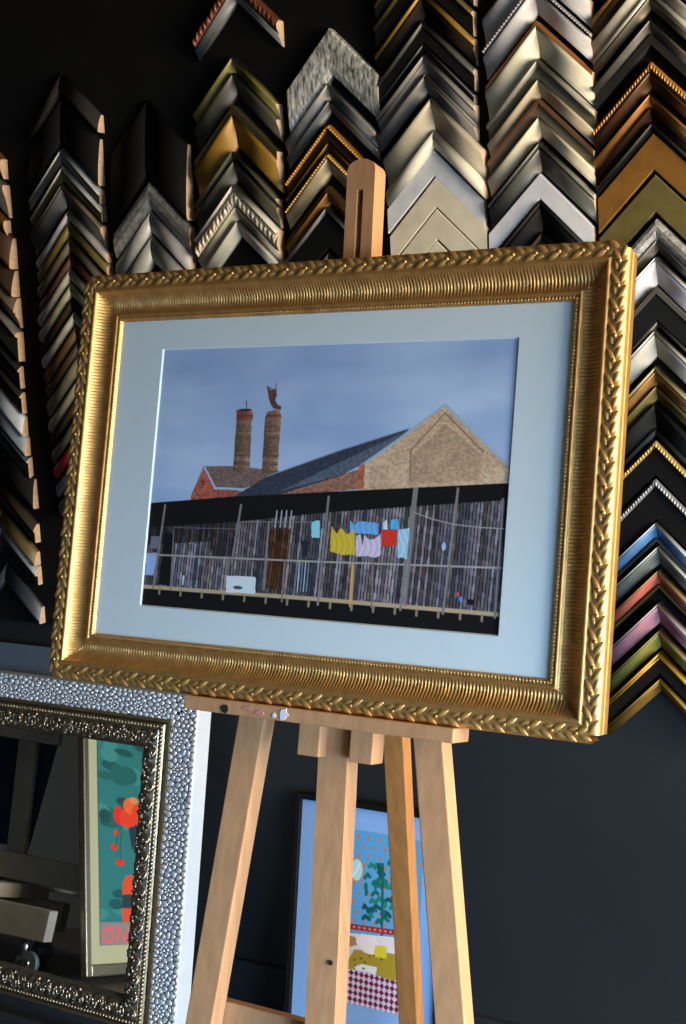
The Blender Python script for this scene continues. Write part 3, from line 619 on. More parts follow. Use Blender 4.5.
POSTER_LAYERS = [('poly', [(-0.725, -1.3767), (0.6607, -1.0663), (0.7594, 0.974), (-0.7521, 0.7892)], (78, 150, 205), 'plain'), ('poly', [(-0.0102, 0.0073), (-0.0059, 0.0143), (-0.0092, 0.0235), (-0.0134, 0.0165)], (176, 112, 90), 'plain'), ('poly', [(0.0163, 0.007), (0.0205, 0.0139), (0.0173, 0.0231), (0.0131, 0.0161)], (176, 112, 90), 'plain'), ('poly', [(0.0425, 0.0067), (0.0466, 0.0136), (0.0435, 0.0227), (0.0393, 0.0158)], (176, 112, 90), 'plain'), ('poly', [(0.0685, 0.0064), (0.0726, 0.0132), (0.0694, 0.0223), (0.0653, 0.0154)], (176, 112, 90), 'plain'), ('poly', [(0.0942, 0.006), (0.0983, 0.0129), (0.0952, 0.0219), (0.0911, 0.0151)], (176, 112, 90), 'plain'), ('poly', [(0.1197, 0.0057), (0.1238, 0.0125), (0.1207, 0.0215), (0.1166, 0.0147)], (176, 112, 90), 'plain'), ('poly', [(0.145, 0.0054), (0.149, 0.0122), (0.146, 0.0211), (0.142, 0.0144)], (176, 112, 90), 'plain'), ('poly', [(0.1701, 0.0051), (0.1741, 0.0119), (0.171, 0.0208), (0.1671, 0.014)], (176, 112, 90), 'plain'), ('poly', [(0.195, 0.0048), (0.1989, 0.0115), (0.1959, 0.0204), (0.192, 0.0137)], (176, 112, 90), 'plain'), ('poly', [(0.2196, 0.0045), (0.2235, 0.0112), (0.2205, 0.02), (0.2166, 0.0133)], (176, 112, 90), 'plain'), ('poly', [(0.2441, 0.0042), (0.2479, 0.0109), (0.245, 0.0196), (0.2411, 0.013)], (176, 112, 90), 'plain'), ('poly', [(0.2683, 0.0039), (0.2721, 0.0105), (0.2692, 0.0193), (0.2654, 0.0126)], (176, 112, 90), 'plain'), ('poly', [(0.0043, 0.0276), (0.0086, 0.0345), (0.0054, 0.0437), (0.0011, 0.0367)], (176, 112, 90), 'plain'), ('poly', [(0.0307, 0.0272), (0.0348, 0.0341), (0.0317, 0.0432), (0.0275, 0.0363)], (176, 112, 90), 'plain'), ('poly', [(0.0567, 0.0267), (0.0609, 0.0336), (0.0577, 0.0427), (0.0536, 0.0358)], (176, 112, 90), 'plain'), ('poly', [(0.0826, 0.0263), (0.0867, 0.0332), (0.0836, 0.0422), (0.0795, 0.0354)], (176, 112, 90), 'plain'), ('poly', [(0.1082, 0.0259), (0.1123, 0.0327), (0.1092, 0.0417), (0.1051, 0.0349)], (176, 112, 90), 'plain'), ('poly', [(0.1336, 0.0255), (0.1376, 0.0323), (0.1346, 0.0413), (0.1305, 0.0345)], (176, 112, 90), 'plain'), ('poly', [(0.1588, 0.0251), (0.1628, 0.0319), (0.1597, 0.0408), (0.1557, 0.034)], (176, 112, 90), 'plain'), ('poly', [(0.1837, 0.0247), (0.1877, 0.0315), (0.1847, 0.0403), (0.1807, 0.0336)], (176, 112, 90), 'plain'), ('poly', [(0.2085, 0.0243), (0.2124, 0.031), (0.2094, 0.0399), (0.2055, 0.0332)], (176, 112, 90), 'plain'), ('poly', [(0.233, 0.024), (0.2369, 0.0306), (0.2339, 0.0394), (0.23, 0.0328)], (176, 112, 90), 'plain'), ('poly', [(0.2573, 0.0236), (0.2612, 0.0302), (0.2582, 0.039), (0.2544, 0.0323)], (176, 112, 90), 'plain'), ('poly', [(0.2815, 0.0232), (0.2853, 0.0298), (0.2823, 0.0385), (0.2785, 0.0319)], (176, 112, 90), 'plain'), ('poly', [(-0.0076, 0.0482), (-0.0034, 0.0551), (-0.0066, 0.0643), (-0.0108, 0.0574)], (176, 112, 90), 'plain'), ('poly', [(0.0188, 0.0477), (0.023, 0.0546), (0.0198, 0.0637), (0.0156, 0.0568)], (176, 112, 90), 'plain'), ('poly', [(0.045, 0.0472), (0.0491, 0.0541), (0.046, 0.0632), (0.0418, 0.0563)], (176, 112, 90), 'plain'), ('poly', [(0.0709, 0.0467), (0.075, 0.0535), (0.0719, 0.0626), (0.0678, 0.0558)], (176, 112, 90), 'plain'), ('poly', [(0.0966, 0.0462), (0.1007, 0.053), (0.0976, 0.062), (0.0935, 0.0552)], (176, 112, 90), 'plain'), ('poly', [(0.1221, 0.0457), (0.1262, 0.0525), (0.1231, 0.0615), (0.119, 0.0547)], (176, 112, 90), 'plain'), ('poly', [(0.1474, 0.0452), (0.1514, 0.052), (0.1483, 0.0609), (0.1443, 0.0542)], (176, 112, 90), 'plain'), ('poly', [(0.1725, 0.0447), (0.1764, 0.0515), (0.1734, 0.0604), (0.1694, 0.0536)], (176, 112, 90), 'plain'), ('poly', [(0.1973, 0.0443), (0.2012, 0.0509), (0.1982, 0.0598), (0.1943, 0.0531)], (176, 112, 90), 'plain'), ('poly', [(0.2219, 0.0438), (0.2258, 0.0504), (0.2228, 0.0593), (0.2189, 0.0526)], (176, 112, 90), 'plain'), ('poly', [(0.2463, 0.0433), (0.2502, 0.0499), (0.2472, 0.0587), (0.2434, 0.0521)], (176, 112, 90), 'plain'), ('poly', [(0.2705, 0.0428), (0.2744, 0.0494), (0.2714, 0.0582), (0.2676, 0.0516)], (176, 112, 90), 'plain'), ('poly', [(0.0069, 0.0683), (0.0111, 0.0752), (0.0079, 0.0844), (0.0037, 0.0775)], (176, 112, 90), 'plain'), ('poly', [(0.0332, 0.0677), (0.0373, 0.0746), (0.0342, 0.0837), (0.03, 0.0768)], (176, 112, 90), 'plain'), ('poly', [(0.0592, 0.0671), (0.0633, 0.074), (0.0602, 0.083), (0.0561, 0.0762)], (176, 112, 90), 'plain'), ('poly', [(0.085, 0.0665), (0.0891, 0.0733), (0.086, 0.0824), (0.0819, 0.0756)], (176, 112, 90), 'plain'), ('poly', [(0.1106, 0.066), (0.1147, 0.0727), (0.1116, 0.0817), (0.1075, 0.075)], (176, 112, 90), 'plain'), ('poly', [(0.136, 0.0654), (0.14, 0.0721), (0.1369, 0.0811), (0.1329, 0.0743)], (176, 112, 90), 'plain'), ('poly', [(0.1611, 0.0648), (0.1651, 0.0715), (0.1621, 0.0804), (0.1581, 0.0737)], (176, 112, 90), 'plain'), ('poly', [(0.1861, 0.0642), (0.19, 0.0709), (0.187, 0.0798), (0.183, 0.0731)], (176, 112, 90), 'plain'), ('poly', [(0.2108, 0.0637), (0.2147, 0.0703), (0.2117, 0.0792), (0.2078, 0.0725)], (176, 112, 90), 'plain'), ('poly', [(0.2353, 0.0631), (0.2392, 0.0697), (0.2362, 0.0786), (0.2323, 0.0719)], (176, 112, 90), 'plain'), ('poly', [(0.2596, 0.0626), (0.2634, 0.0692), (0.2605, 0.0779), (0.2566, 0.0713)], (176, 112, 90), 'plain'), ('poly', [(0.2837, 0.062), (0.2875, 0.0686), (0.2845, 0.0773), (0.2807, 0.0708)], (176, 112, 90), 'plain'), ('poly', [(-0.0051, 0.089), (-0.0008, 0.0959), (-0.0041, 0.1051), (-0.0083, 0.0982)], (176, 112, 90), 'plain'), ('poly', [(0.0213, 0.0883), (0.0255, 0.0952), (0.0223, 0.1043), (0.0181, 0.0975)], (176, 112, 90), 'plain'), ('poly', [(0.0475, 0.0876), (0.0516, 0.0945), (0.0484, 0.1036), (0.0443, 0.0967)], (176, 112, 90), 'plain'), ('poly', [(0.0734, 0.0869), (0.0775, 0.0937), (0.0744, 0.1028), (0.0702, 0.096)], (176, 112, 90), 'plain'), ('poly', [(0.0991, 0.0863), (0.1031, 0.093), (0.1, 0.1021), (0.096, 0.0953)], (176, 112, 90), 'plain'), ('poly', [(0.1245, 0.0856), (0.1286, 0.0923), (0.1255, 0.1013), (0.1214, 0.0946)], (176, 112, 90), 'plain'), ('poly', [(0.1498, 0.0849), (0.1538, 0.0917), (0.1507, 0.1006), (0.1467, 0.0939)], (176, 112, 90), 'plain'), ('poly', [(0.1748, 0.0843), (0.1788, 0.091), (0.1757, 0.0999), (0.1718, 0.0932)], (176, 112, 90), 'plain'), ('poly', [(0.1996, 0.0836), (0.2035, 0.0903), (0.2005, 0.0992), (0.1966, 0.0925)], (176, 112, 90), 'plain'), ('poly', [(0.2242, 0.083), (0.2281, 0.0896), (0.2251, 0.0985), (0.2212, 0.0918)], (176, 112, 90), 'plain'), ('poly', [(0.2486, 0.0824), (0.2524, 0.089), (0.2495, 0.0978), (0.2456, 0.0912)], (176, 112, 90), 'plain'), ('poly', [(0.2728, 0.0817), (0.2766, 0.0883), (0.2736, 0.0971), (0.2698, 0.0905)], (176, 112, 90), 'plain'), ('poly', [(0.0094, 0.109), (0.0136, 0.1158), (0.0104, 0.125), (0.0062, 0.1182)], (176, 112, 90), 'plain'), ('poly', [(0.0357, 0.1082), (0.0398, 0.115), (0.0367, 0.1242), (0.0325, 0.1173)], (176, 112, 90), 'plain'), ('poly', [(0.0617, 0.1074), (0.0658, 0.1142), (0.0627, 0.1233), (0.0585, 0.1165)], (176, 112, 90), 'plain'), ('poly', [(0.0875, 0.1067), (0.0916, 0.1134), (0.0884, 0.1225), (0.0844, 0.1157)], (176, 112, 90), 'plain'), ('poly', [(0.113, 0.1059), (0.1171, 0.1126), (0.114, 0.1217), (0.1099, 0.1149)], (176, 112, 90), 'plain'), ('poly', [(0.1384, 0.1052), (0.1424, 0.1119), (0.1393, 0.1208), (0.1353, 0.1141)], (176, 112, 90), 'plain'), ('poly', [(0.1635, 0.1044), (0.1675, 0.1111), (0.1644, 0.12), (0.1604, 0.1134)], (176, 112, 90), 'plain'), ('poly', [(0.1884, 0.1037), (0.1923, 0.1103), (0.1893, 0.1192), (0.1854, 0.1126)], (176, 112, 90), 'plain'), ('poly', [(0.2131, 0.1029), (0.217, 0.1096), (0.214, 0.1184), (0.2101, 0.1118)], (176, 112, 90), 'plain'), ('poly', [(0.2375, 0.1022), (0.2414, 0.1088), (0.2384, 0.1176), (0.2346, 0.111)], (176, 112, 90), 'plain'), ('poly', [(0.2618, 0.1015), (0.2656, 0.1081), (0.2627, 0.1169), (0.2589, 0.1103)], (176, 112, 90), 'plain'), ('poly', [(0.2859, 0.1008), (0.2897, 0.1073), (0.2867, 0.1161), (0.2829, 0.1095)], (176, 112, 90), 'plain'), ('poly', [(-0.0025, 0.1297), (0.0017, 0.1366), (-0.0015, 0.1458), (-0.0057, 0.1389)], (176, 112, 90), 'plain'), ('poly', [(0.0238, 0.1289), (0.028, 0.1357), (0.0248, 0.1448), (0.0206, 0.138)], (176, 112, 90), 'plain'), ('poly', [(0.05, 0.128), (0.0541, 0.1348), (0.0509, 0.1439), (0.0468, 0.1371)], (176, 112, 90), 'plain'), ('poly', [(0.0758, 0.1271), (0.0799, 0.1339), (0.0768, 0.143), (0.0727, 0.1362)], (176, 112, 90), 'plain'), ('poly', [(0.1015, 0.1263), (0.1056, 0.133), (0.1025, 0.1421), (0.0984, 0.1353)], (176, 112, 90), 'plain'), ('poly', [(0.1269, 0.1254), (0.131, 0.1322), (0.1279, 0.1412), (0.1238, 0.1345)], (176, 112, 90), 'plain'), ('poly', [(0.1521, 0.1246), (0.1561, 0.1313), (0.1531, 0.1403), (0.1491, 0.1336)], (176, 112, 90), 'plain'), ('poly', [(0.1771, 0.1238), (0.1811, 0.1304), (0.1781, 0.1394), (0.1741, 0.1327)], (176, 112, 90), 'plain'), ('poly', [(0.2019, 0.123), (0.2058, 0.1296), (0.2028, 0.1385), (0.1989, 0.1319)], (176, 112, 90), 'plain'), ('poly', [(0.2265, 0.1222), (0.2304, 0.1287), (0.2274, 0.1376), (0.2235, 0.131)], (176, 112, 90), 'plain'), ('poly', [(0.2508, 0.1214), (0.2547, 0.1279), (0.2517, 0.1367), (0.2479, 0.1302)], (176, 112, 90), 'plain'), ('poly', [(0.275, 0.1206), (0.2788, 0.1271), (0.2758, 0.1359), (0.272, 0.1293)], (176, 112, 90), 'plain'), ('poly', [(0.012, 0.1496), (0.0162, 0.1564), (0.013, 0.1656), (0.0088, 0.1588)], (176, 112, 90), 'plain'), ('poly', [(0.0382, 0.1486), (0.0423, 0.1554), (0.0392, 0.1646), (0.035, 0.1578)], (176, 112, 90), 'plain'), ('poly', [(0.0642, 0.1477), (0.0683, 0.1544), (0.0651, 0.1636), (0.061, 0.1568)], (176, 112, 90), 'plain'), ('poly', [(0.0899, 0.1467), (0.094, 0.1535), (0.0909, 0.1625), (0.0868, 0.1558)], (176, 112, 90), 'plain'), ('poly', [(0.1154, 0.1458), (0.1195, 0.1525), (0.1164, 0.1615), (0.1123, 0.1548)], (176, 112, 90), 'plain'), ('poly', [(0.1408, 0.1449), (0.1448, 0.1516), (0.1417, 0.1605), (0.1377, 0.1539)], (176, 112, 90), 'plain'), ('poly', [(0.1658, 0.144), (0.1698, 0.1506), (0.1668, 0.1596), (0.1628, 0.1529)], (176, 112, 90), 'plain'), ('poly', [(0.1907, 0.1431), (0.1946, 0.1497), (0.1916, 0.1586), (0.1877, 0.152)], (176, 112, 90), 'plain'), ('poly', [(0.2154, 0.1422), (0.2193, 0.1487), (0.2163, 0.1576), (0.2124, 0.151)], (176, 112, 90), 'plain'), ('poly', [(0.2398, 0.1413), (0.2437, 0.1478), (0.2407, 0.1567), (0.2368, 0.1501)], (176, 112, 90), 'plain'), ('poly', [(0.264, 0.1404), (0.2679, 0.1469), (0.2649, 0.1557), (0.2611, 0.1492)], (176, 112, 90), 'plain'), ('poly', [(0.2881, 0.1395), (0.2919, 0.146), (0.2889, 0.1548), (0.2851, 0.1483)], (176, 112, 90), 'plain'), ('poly', [(0.0, 0.1704), (0.0042, 0.1772), (0.001, 0.1864), (-0.0032, 0.1796)], (176, 112, 90), 'plain'), ('poly', [(0.0264, 0.1693), (0.0305, 0.1761), (0.0273, 0.1853), (0.0232, 0.1785)], (176, 112, 90), 'plain'), ('poly', [(0.0524, 0.1683), (0.0566, 0.1751), (0.0534, 0.1842), (0.0493, 0.1774)], (176, 112, 90), 'plain'), ('poly', [(0.0783, 0.1673), (0.0824, 0.174), (0.0793, 0.1831), (0.0752, 0.1764)], (176, 112, 90), 'plain'), ('poly', [(0.1039, 0.1662), (0.108, 0.1729), (0.1049, 0.182), (0.1008, 0.1753)], (176, 112, 90), 'plain'), ('poly', [(0.1293, 0.1652), (0.1333, 0.1719), (0.1303, 0.1809), (0.1262, 0.1742)], (176, 112, 90), 'plain'), ('poly', [(0.1545, 0.1642), (0.1585, 0.1709), (0.1554, 0.1798), (0.1514, 0.1732)], (176, 112, 90), 'plain'), ('poly', [(0.1795, 0.1632), (0.1834, 0.1698), (0.1804, 0.1788), (0.1764, 0.1722)], (176, 112, 90), 'plain'), ('poly', [(0.2042, 0.1622), (0.2081, 0.1688), (0.2051, 0.1777), (0.2012, 0.1711)], (176, 112, 90), 'plain'), ('poly', [(0.2287, 0.1613), (0.2326, 0.1678), (0.2296, 0.1767), (0.2258, 0.1701)], (176, 112, 90), 'plain'), ('poly', [(0.2531, 0.1603), (0.2569, 0.1668), (0.254, 0.1756), (0.2501, 0.1691)], (176, 112, 90), 'plain'), ('poly', [(0.2772, 0.1593), (0.281, 0.1658), (0.2781, 0.1746), (0.2742, 0.1681)], (176, 112, 90), 'plain'), ('poly', [(0.0145, 0.1901), (0.0187, 0.1969), (0.0155, 0.2061), (0.0113, 0.1993)], (176, 112, 90), 'plain'), ('poly', [(0.0407, 0.189), (0.0448, 0.1957), (0.0417, 0.2049), (0.0375, 0.1982)], (176, 112, 90), 'plain'), ('poly', [(0.0666, 0.1879), (0.0707, 0.1946), (0.0676, 0.2037), (0.0635, 0.197)], (176, 112, 90), 'plain'), ('poly', [(0.0923, 0.1868), (0.0964, 0.1934), (0.0933, 0.2025), (0.0892, 0.1958)], (176, 112, 90), 'plain'), ('poly', [(0.1178, 0.1856), (0.1219, 0.1923), (0.1188, 0.2014), (0.1148, 0.1947)], (176, 112, 90), 'plain'), ('poly', [(0.1431, 0.1845), (0.1471, 0.1912), (0.1441, 0.2002), (0.1401, 0.1936)], (176, 112, 90), 'plain'), ('poly', [(0.1682, 0.1835), (0.1721, 0.1901), (0.1691, 0.199), (0.1651, 0.1924)], (176, 112, 90), 'plain'), ('poly', [(0.193, 0.1824), (0.1969, 0.189), (0.1939, 0.1979), (0.19, 0.1913)], (176, 112, 90), 'plain'), ('poly', [(0.2176, 0.1813), (0.2215, 0.1879), (0.2185, 0.1967), (0.2147, 0.1902)], (176, 112, 90), 'plain'), ('poly', [(0.2421, 0.1803), (0.2459, 0.1868), (0.243, 0.1956), (0.2391, 0.1891)], (176, 112, 90), 'plain'), ('poly', [(0.2663, 0.1792), (0.2701, 0.1857), (0.2671, 0.1945), (0.2633, 0.188)], (176, 112, 90), 'plain'), ('poly', [(0.2903, 0.1782), (0.2941, 0.1846), (0.2911, 0.1934), (0.2873, 0.1869)], (176, 112, 90), 'plain'), ('ell', (0.0942, 0.0858), 0.0177, 0.0264, (150, 130, 90)), ('ell', (0.0942, 0.0858), 0.0141, 0.0232, (170, 205, 215)), ('line', [(0.086, 0.1021), (0.1024, 0.07)], 0.003, (205, 225, 232)), ('line', [(0.1145, 0.0994), (0.1214, 0.0908), (0.1266, 0.0952)], 0.008, (18, 98, 98)), ('line', [(0.1547, 0.0723), (0.1527, 0.0652), (0.1519, 0.0706)], 0.008, (30, 118, 106)), ('line', [(0.1467, 0.0829), (0.1519, 0.0747), (0.156, 0.0793)], 0.008, (12, 78, 86)), ('line', [(0.1181, 0.1208), (0.1181, 0.1134), (0.1187, 0.1186)], 0.008, (18, 98, 98)), ('line', [(0.1463, 0.1438), (0.1516, 0.1355), (0.1557, 0.1401)], 0.008, (30, 118, 106)), ('line', [(0.1871, 0.0938), (0.1903, 0.0859), (0.1929, 0.0907)], 0.008, (12, 78, 86)), ('line', [(0.1658, 0.0986), (0.1534, 0.0934), (0.1456, 0.1)], 0.008, (18, 98, 98)), ('line', [(0.1887, 0.0955), (0.1838, 0.089), (0.1811, 0.0947)], 0.008, (30, 118, 106)), ('line', [(0.1843, 0.1369), (0.1832, 0.1297), (0.1831, 0.135)], 0.008, (12, 78, 86)), ('line', [(0.17, 0.0607), (0.1745, 0.0526), (0.1782, 0.0572)], 0.008, (18, 98, 98)), ('line', [(0.1374, 0.0747), (0.1409, 0.0667), (0.1438, 0.0715)], 0.008, (30, 118, 106)), ('line', [(0.1845, 0.0833), (0.1872, 0.0756), (0.1895, 0.0804)], 0.008, (12, 78, 86)), ('line', [(0.1365, 0.1677), (0.1415, 0.1594), (0.1454, 0.1639)], 0.008, (18, 98, 98)), ('line', [(0.1307, 0.1813), (0.1341, 0.1733), (0.1369, 0.178)], 0.008, (30, 118, 106)), ('line', [(0.1691, 0.1729), (0.1669, 0.1659), (0.1661, 0.1713)], 0.008, (12, 78, 86)), ('line', [(0.1758, 0.1799), (0.1659, 0.1744), (0.1598, 0.1808)], 0.008, (18, 98, 98)), ('line', [(0.1793, 0.1107), (0.1784, 0.1035), (0.1784, 0.1087)], 0.008, (30, 118, 106)), ('line', [(0.1235, 0.1638), (0.118, 0.1574), (0.1149, 0.1633)], 0.008, (12, 78, 86)), ('line', [(0.1801, 0.0937), (0.1811, 0.0862), (0.1824, 0.0913)], 0.008, (18, 98, 98)), ('line', [(0.1439, 0.148), (0.1361, 0.142), (0.1315, 0.1481)], 0.008, (30, 118, 106)), ('line', [(0.1267, 0.1702), (0.1324, 0.1617), (0.1368, 0.1662)], 0.008, (12, 78, 86)), ('line', [(0.1604, 0.1888), (0.1528, 0.1828), (0.1484, 0.1889)], 0.008, (18, 98, 98)), ('line', [(0.1775, 0.0791), (0.1882, 0.07), (0.1959, 0.0739)], 0.008, (30, 118, 106)), ('line', [(0.1624, 0.1438), (0.1733, 0.1345), (0.1812, 0.1384)], 0.008, (12, 78, 86)), ('line', [(0.1774, 0.1671), (0.1663, 0.1617), (0.1594, 0.1682)], 0.008, (18, 98, 98)), ('line', [(0.1369, 0.0739), (0.129, 0.0678), (0.1243, 0.0738)], 0.008, (30, 118, 106)), ('line', [(0.1305, 0.1854), (0.121, 0.1798), (0.1152, 0.1861)], 0.008, (12, 78, 86)), ('line', [(0.1343, 0.1326), (0.1424, 0.1238), (0.1483, 0.128)], 0.008, (18, 98, 98)), ('line', [(0.1914, 0.153), (0.1841, 0.147), (0.1798, 0.153)], 0.008, (30, 118, 106)), ('line', [(0.1568, 0.1589), (0.1455, 0.1536), (0.1385, 0.1601)], 0.008, (12, 78, 86)), ('line', [(0.1651, 0.1095), (0.1668, 0.1018), (0.1686, 0.1068)], 0.008, (18, 98, 98)), ('line', [(0.1667, 0.1519), (0.1669, 0.1445), (0.1675, 0.1496)], 0.008, (30, 118, 106)), ('line', [(0.1533, 0.0873), (0.1528, 0.08), (0.153, 0.0852)], 0.008, (12, 78, 86)), ('line', [(0.1199, 0.1333), (0.1203, 0.1259), (0.1212, 0.131)], 0.008, (18, 98, 98)), ('line', [(0.1731, 0.1117), (0.1611, 0.1064), (0.1537, 0.113)], 0.008, (30, 118, 106)), ('line', [(0.1511, 0.0887), (0.1565, 0.0804), (0.1607, 0.085)], 0.008, (12, 78, 86)), ('line', [(0.141, 0.1154), (0.1505, 0.1063), (0.1574, 0.1104)], 0.008, (18, 98, 98)), ('line', [(0.1411, 0.1108), (0.137, 0.1041), (0.1348, 0.1098)], 0.008, (30, 118, 106)), ('line', [(0.1463, 0.0735), (0.147, 0.066), (0.148, 0.0711)], 0.008, (12, 78, 86)), ('line', [(0.1866, 0.1333), (0.192, 0.125), (0.1962, 0.1295)], 0.008, (18, 98, 98)), ('line', [(0.191, 0.172), (0.1964, 0.1637), (0.2006, 0.1681)], 0.008, (30, 118, 106)), ('line', [(0.1798, 0.1709), (0.1735, 0.1647), (0.1699, 0.1706)], 0.008, (12, 78, 86)), ('line', [(0.1485, 0.1087), (0.1423, 0.1024), (0.1387, 0.1083)], 0.008, (18, 98, 98)), ('line', [(0.1557, 0.1039), (0.1581, 0.0961), (0.1604, 0.101)], 0.008, (30, 118, 106)), ('line', [(0.1563, 0.0639), (0.1633, 0.231)], 0.006, (20, 90, 88)), ('poly', [(-0.0276, 0.2352), (0.2955, 0.2003), (0.2987, 0.2561), (-0.0222, 0.3209)], (205, 200, 206), 'plain'), ('poly', [(-0.0292, 0.2095), (0.2949, 0.1892), (0.2956, 0.2013), (-0.0284, 0.2218)], (140, 40, 52), 'plain'), ('ell', (-0.0225, 0.2155), 0.0032, 0.0027, (206, 130, 120)), ('ell', (-0.0092, 0.2146), 0.0032, 0.0027, (206, 130, 120)), ('ell', (0.004, 0.2138), 0.0032, 0.0027, (206, 130, 120)), ('ell', (0.0172, 0.213), 0.0032, 0.0027, (206, 130, 120)), ('ell', (0.0303, 0.2121), 0.0031, 0.0027, (206, 130, 120)), ('ell', (0.0433, 0.2113), 0.0031, 0.0027, (206, 130, 120)), ('ell', (0.0563, 0.2104), 0.0031, 0.0026, (206, 130, 120)), ('ell', (0.0692, 0.2096), 0.0031, 0.0026, (206, 130, 120)), ('ell', (0.0821, 0.2088), 0.0031, 0.0026, (206, 130, 120)), ('ell', (0.0949, 0.2079), 0.0031, 0.0026, (206, 130, 120)), ('ell', (0.1076, 0.2071), 0.0031, 0.0026, (206, 130, 120)), ('ell', (0.1203, 0.2063), 0.003, 0.0026, (206, 130, 120)), ('ell', (0.1329, 0.2055), 0.003, 0.0026, (206, 130, 120)), ('ell', (0.1455, 0.2047), 0.003, 0.0026, (206, 130, 120)), ('ell', (0.1581, 0.2039), 0.003, 0.0026, (206, 130, 120)), ('ell', (0.1705, 0.2031), 0.003, 0.0026, (206, 130, 120)), ('ell', (0.183, 0.2023), 0.003, 0.0026, (206, 130, 120)), ('ell', (0.1953, 0.2015), 0.003, 0.0026, (206, 130, 120)), ('ell', (0.2076, 0.2007), 0.003, 0.0026, (206, 130, 120)), ('ell', (0.2199, 0.1999), 0.0029, 0.0026, (206, 130, 120)), ('ell', (0.2321, 0.1991), 0.0029, 0.0026, (206, 130, 120)), ('ell', (0.2443, 0.1983), 0.0029, 0.0026, (206, 130, 120)), ('ell', (0.2564, 0.1975), 0.0029, 0.0026, (206, 130, 120)), ('ell', (0.2684, 0.1968), 0.0029, 0.0026, (206, 130, 120)), ('ell', (0.2804, 0.196), 0.0029, 0.0025, (206, 130, 120)), ('ell', (0.2924, 0.1952), 0.0029, 0.0025, (206, 130, 120)), ('poly', [(-0.0256, 0.2674), (0.2975, 0.2358), (0.3016, 0.3067), (-0.0212, 0.3369)], (152, 132, 44), 'plain'), ('poly', [(0.0691, 0.2278), (0.0998, 0.2283), (0.105, 0.2448), (0.0751, 0.2565)], (150, 122, 80), 'plain'), ('poly', [(0.0727, 0.2569), (0.0983, 0.2552), (0.0829, 0.2837), (0.073, 0.3016)], (196, 188, 196), 'plain'), ('poly', [(0.1003, 0.2378), (0.1144, 0.2192), (0.1445, 0.2177), (0.1577, 0.2373), (0.1482, 0.2591), (0.1228, 0.2573)], (214, 206, 212), 'plain'), ('poly', [(0.1481, 0.237), (0.1754, 0.2349), (0.1769, 0.2597), (0.1471, 0.2614)], (196, 184, 44), 'plain'), ('poly', [(0.1005, 0.2908), (0.1183, 0.283), (0.1556, 0.2829), (0.1529, 0.2981), (0.1072, 0.3011)], (206, 212, 216), 'plain'), ('poly', [(-0.0484, 0.3098), (0.0704, 0.2995), (0.1372, 0.2966), (0.1853, 0.3025), (0.3008, 0.294), (0.3048, 0.3632), (-0.0556, 0.3983)], (196, 182, 206), 'check'), ('ell', (0.1361, 0.2622), 0.003, 0.0021, (96, 74, 30)), ('ell', (0.1252, 0.278), 0.003, 0.0021, (96, 74, 30)), ('ell', (0.1464, 0.2594), 0.003, 0.0021, (96, 74, 30)), ('ell', (0.1026, 0.2883), 0.0031, 0.0021, (96, 74, 30)), ('ell', (0.1228, 0.2915), 0.003, 0.0021, (96, 74, 30)), ('ell', (0.1155, 0.2707), 0.0031, 0.0021, (96, 74, 30)), ('ell', (0.1654, 0.263), 0.003, 0.0021, (96, 74, 30)), ('ell', (0.1001, 0.2777), 0.0031, 0.0021, (96, 74, 30)), ('ell', (0.1161, 0.2719), 0.0031, 0.0021, (96, 74, 30))]
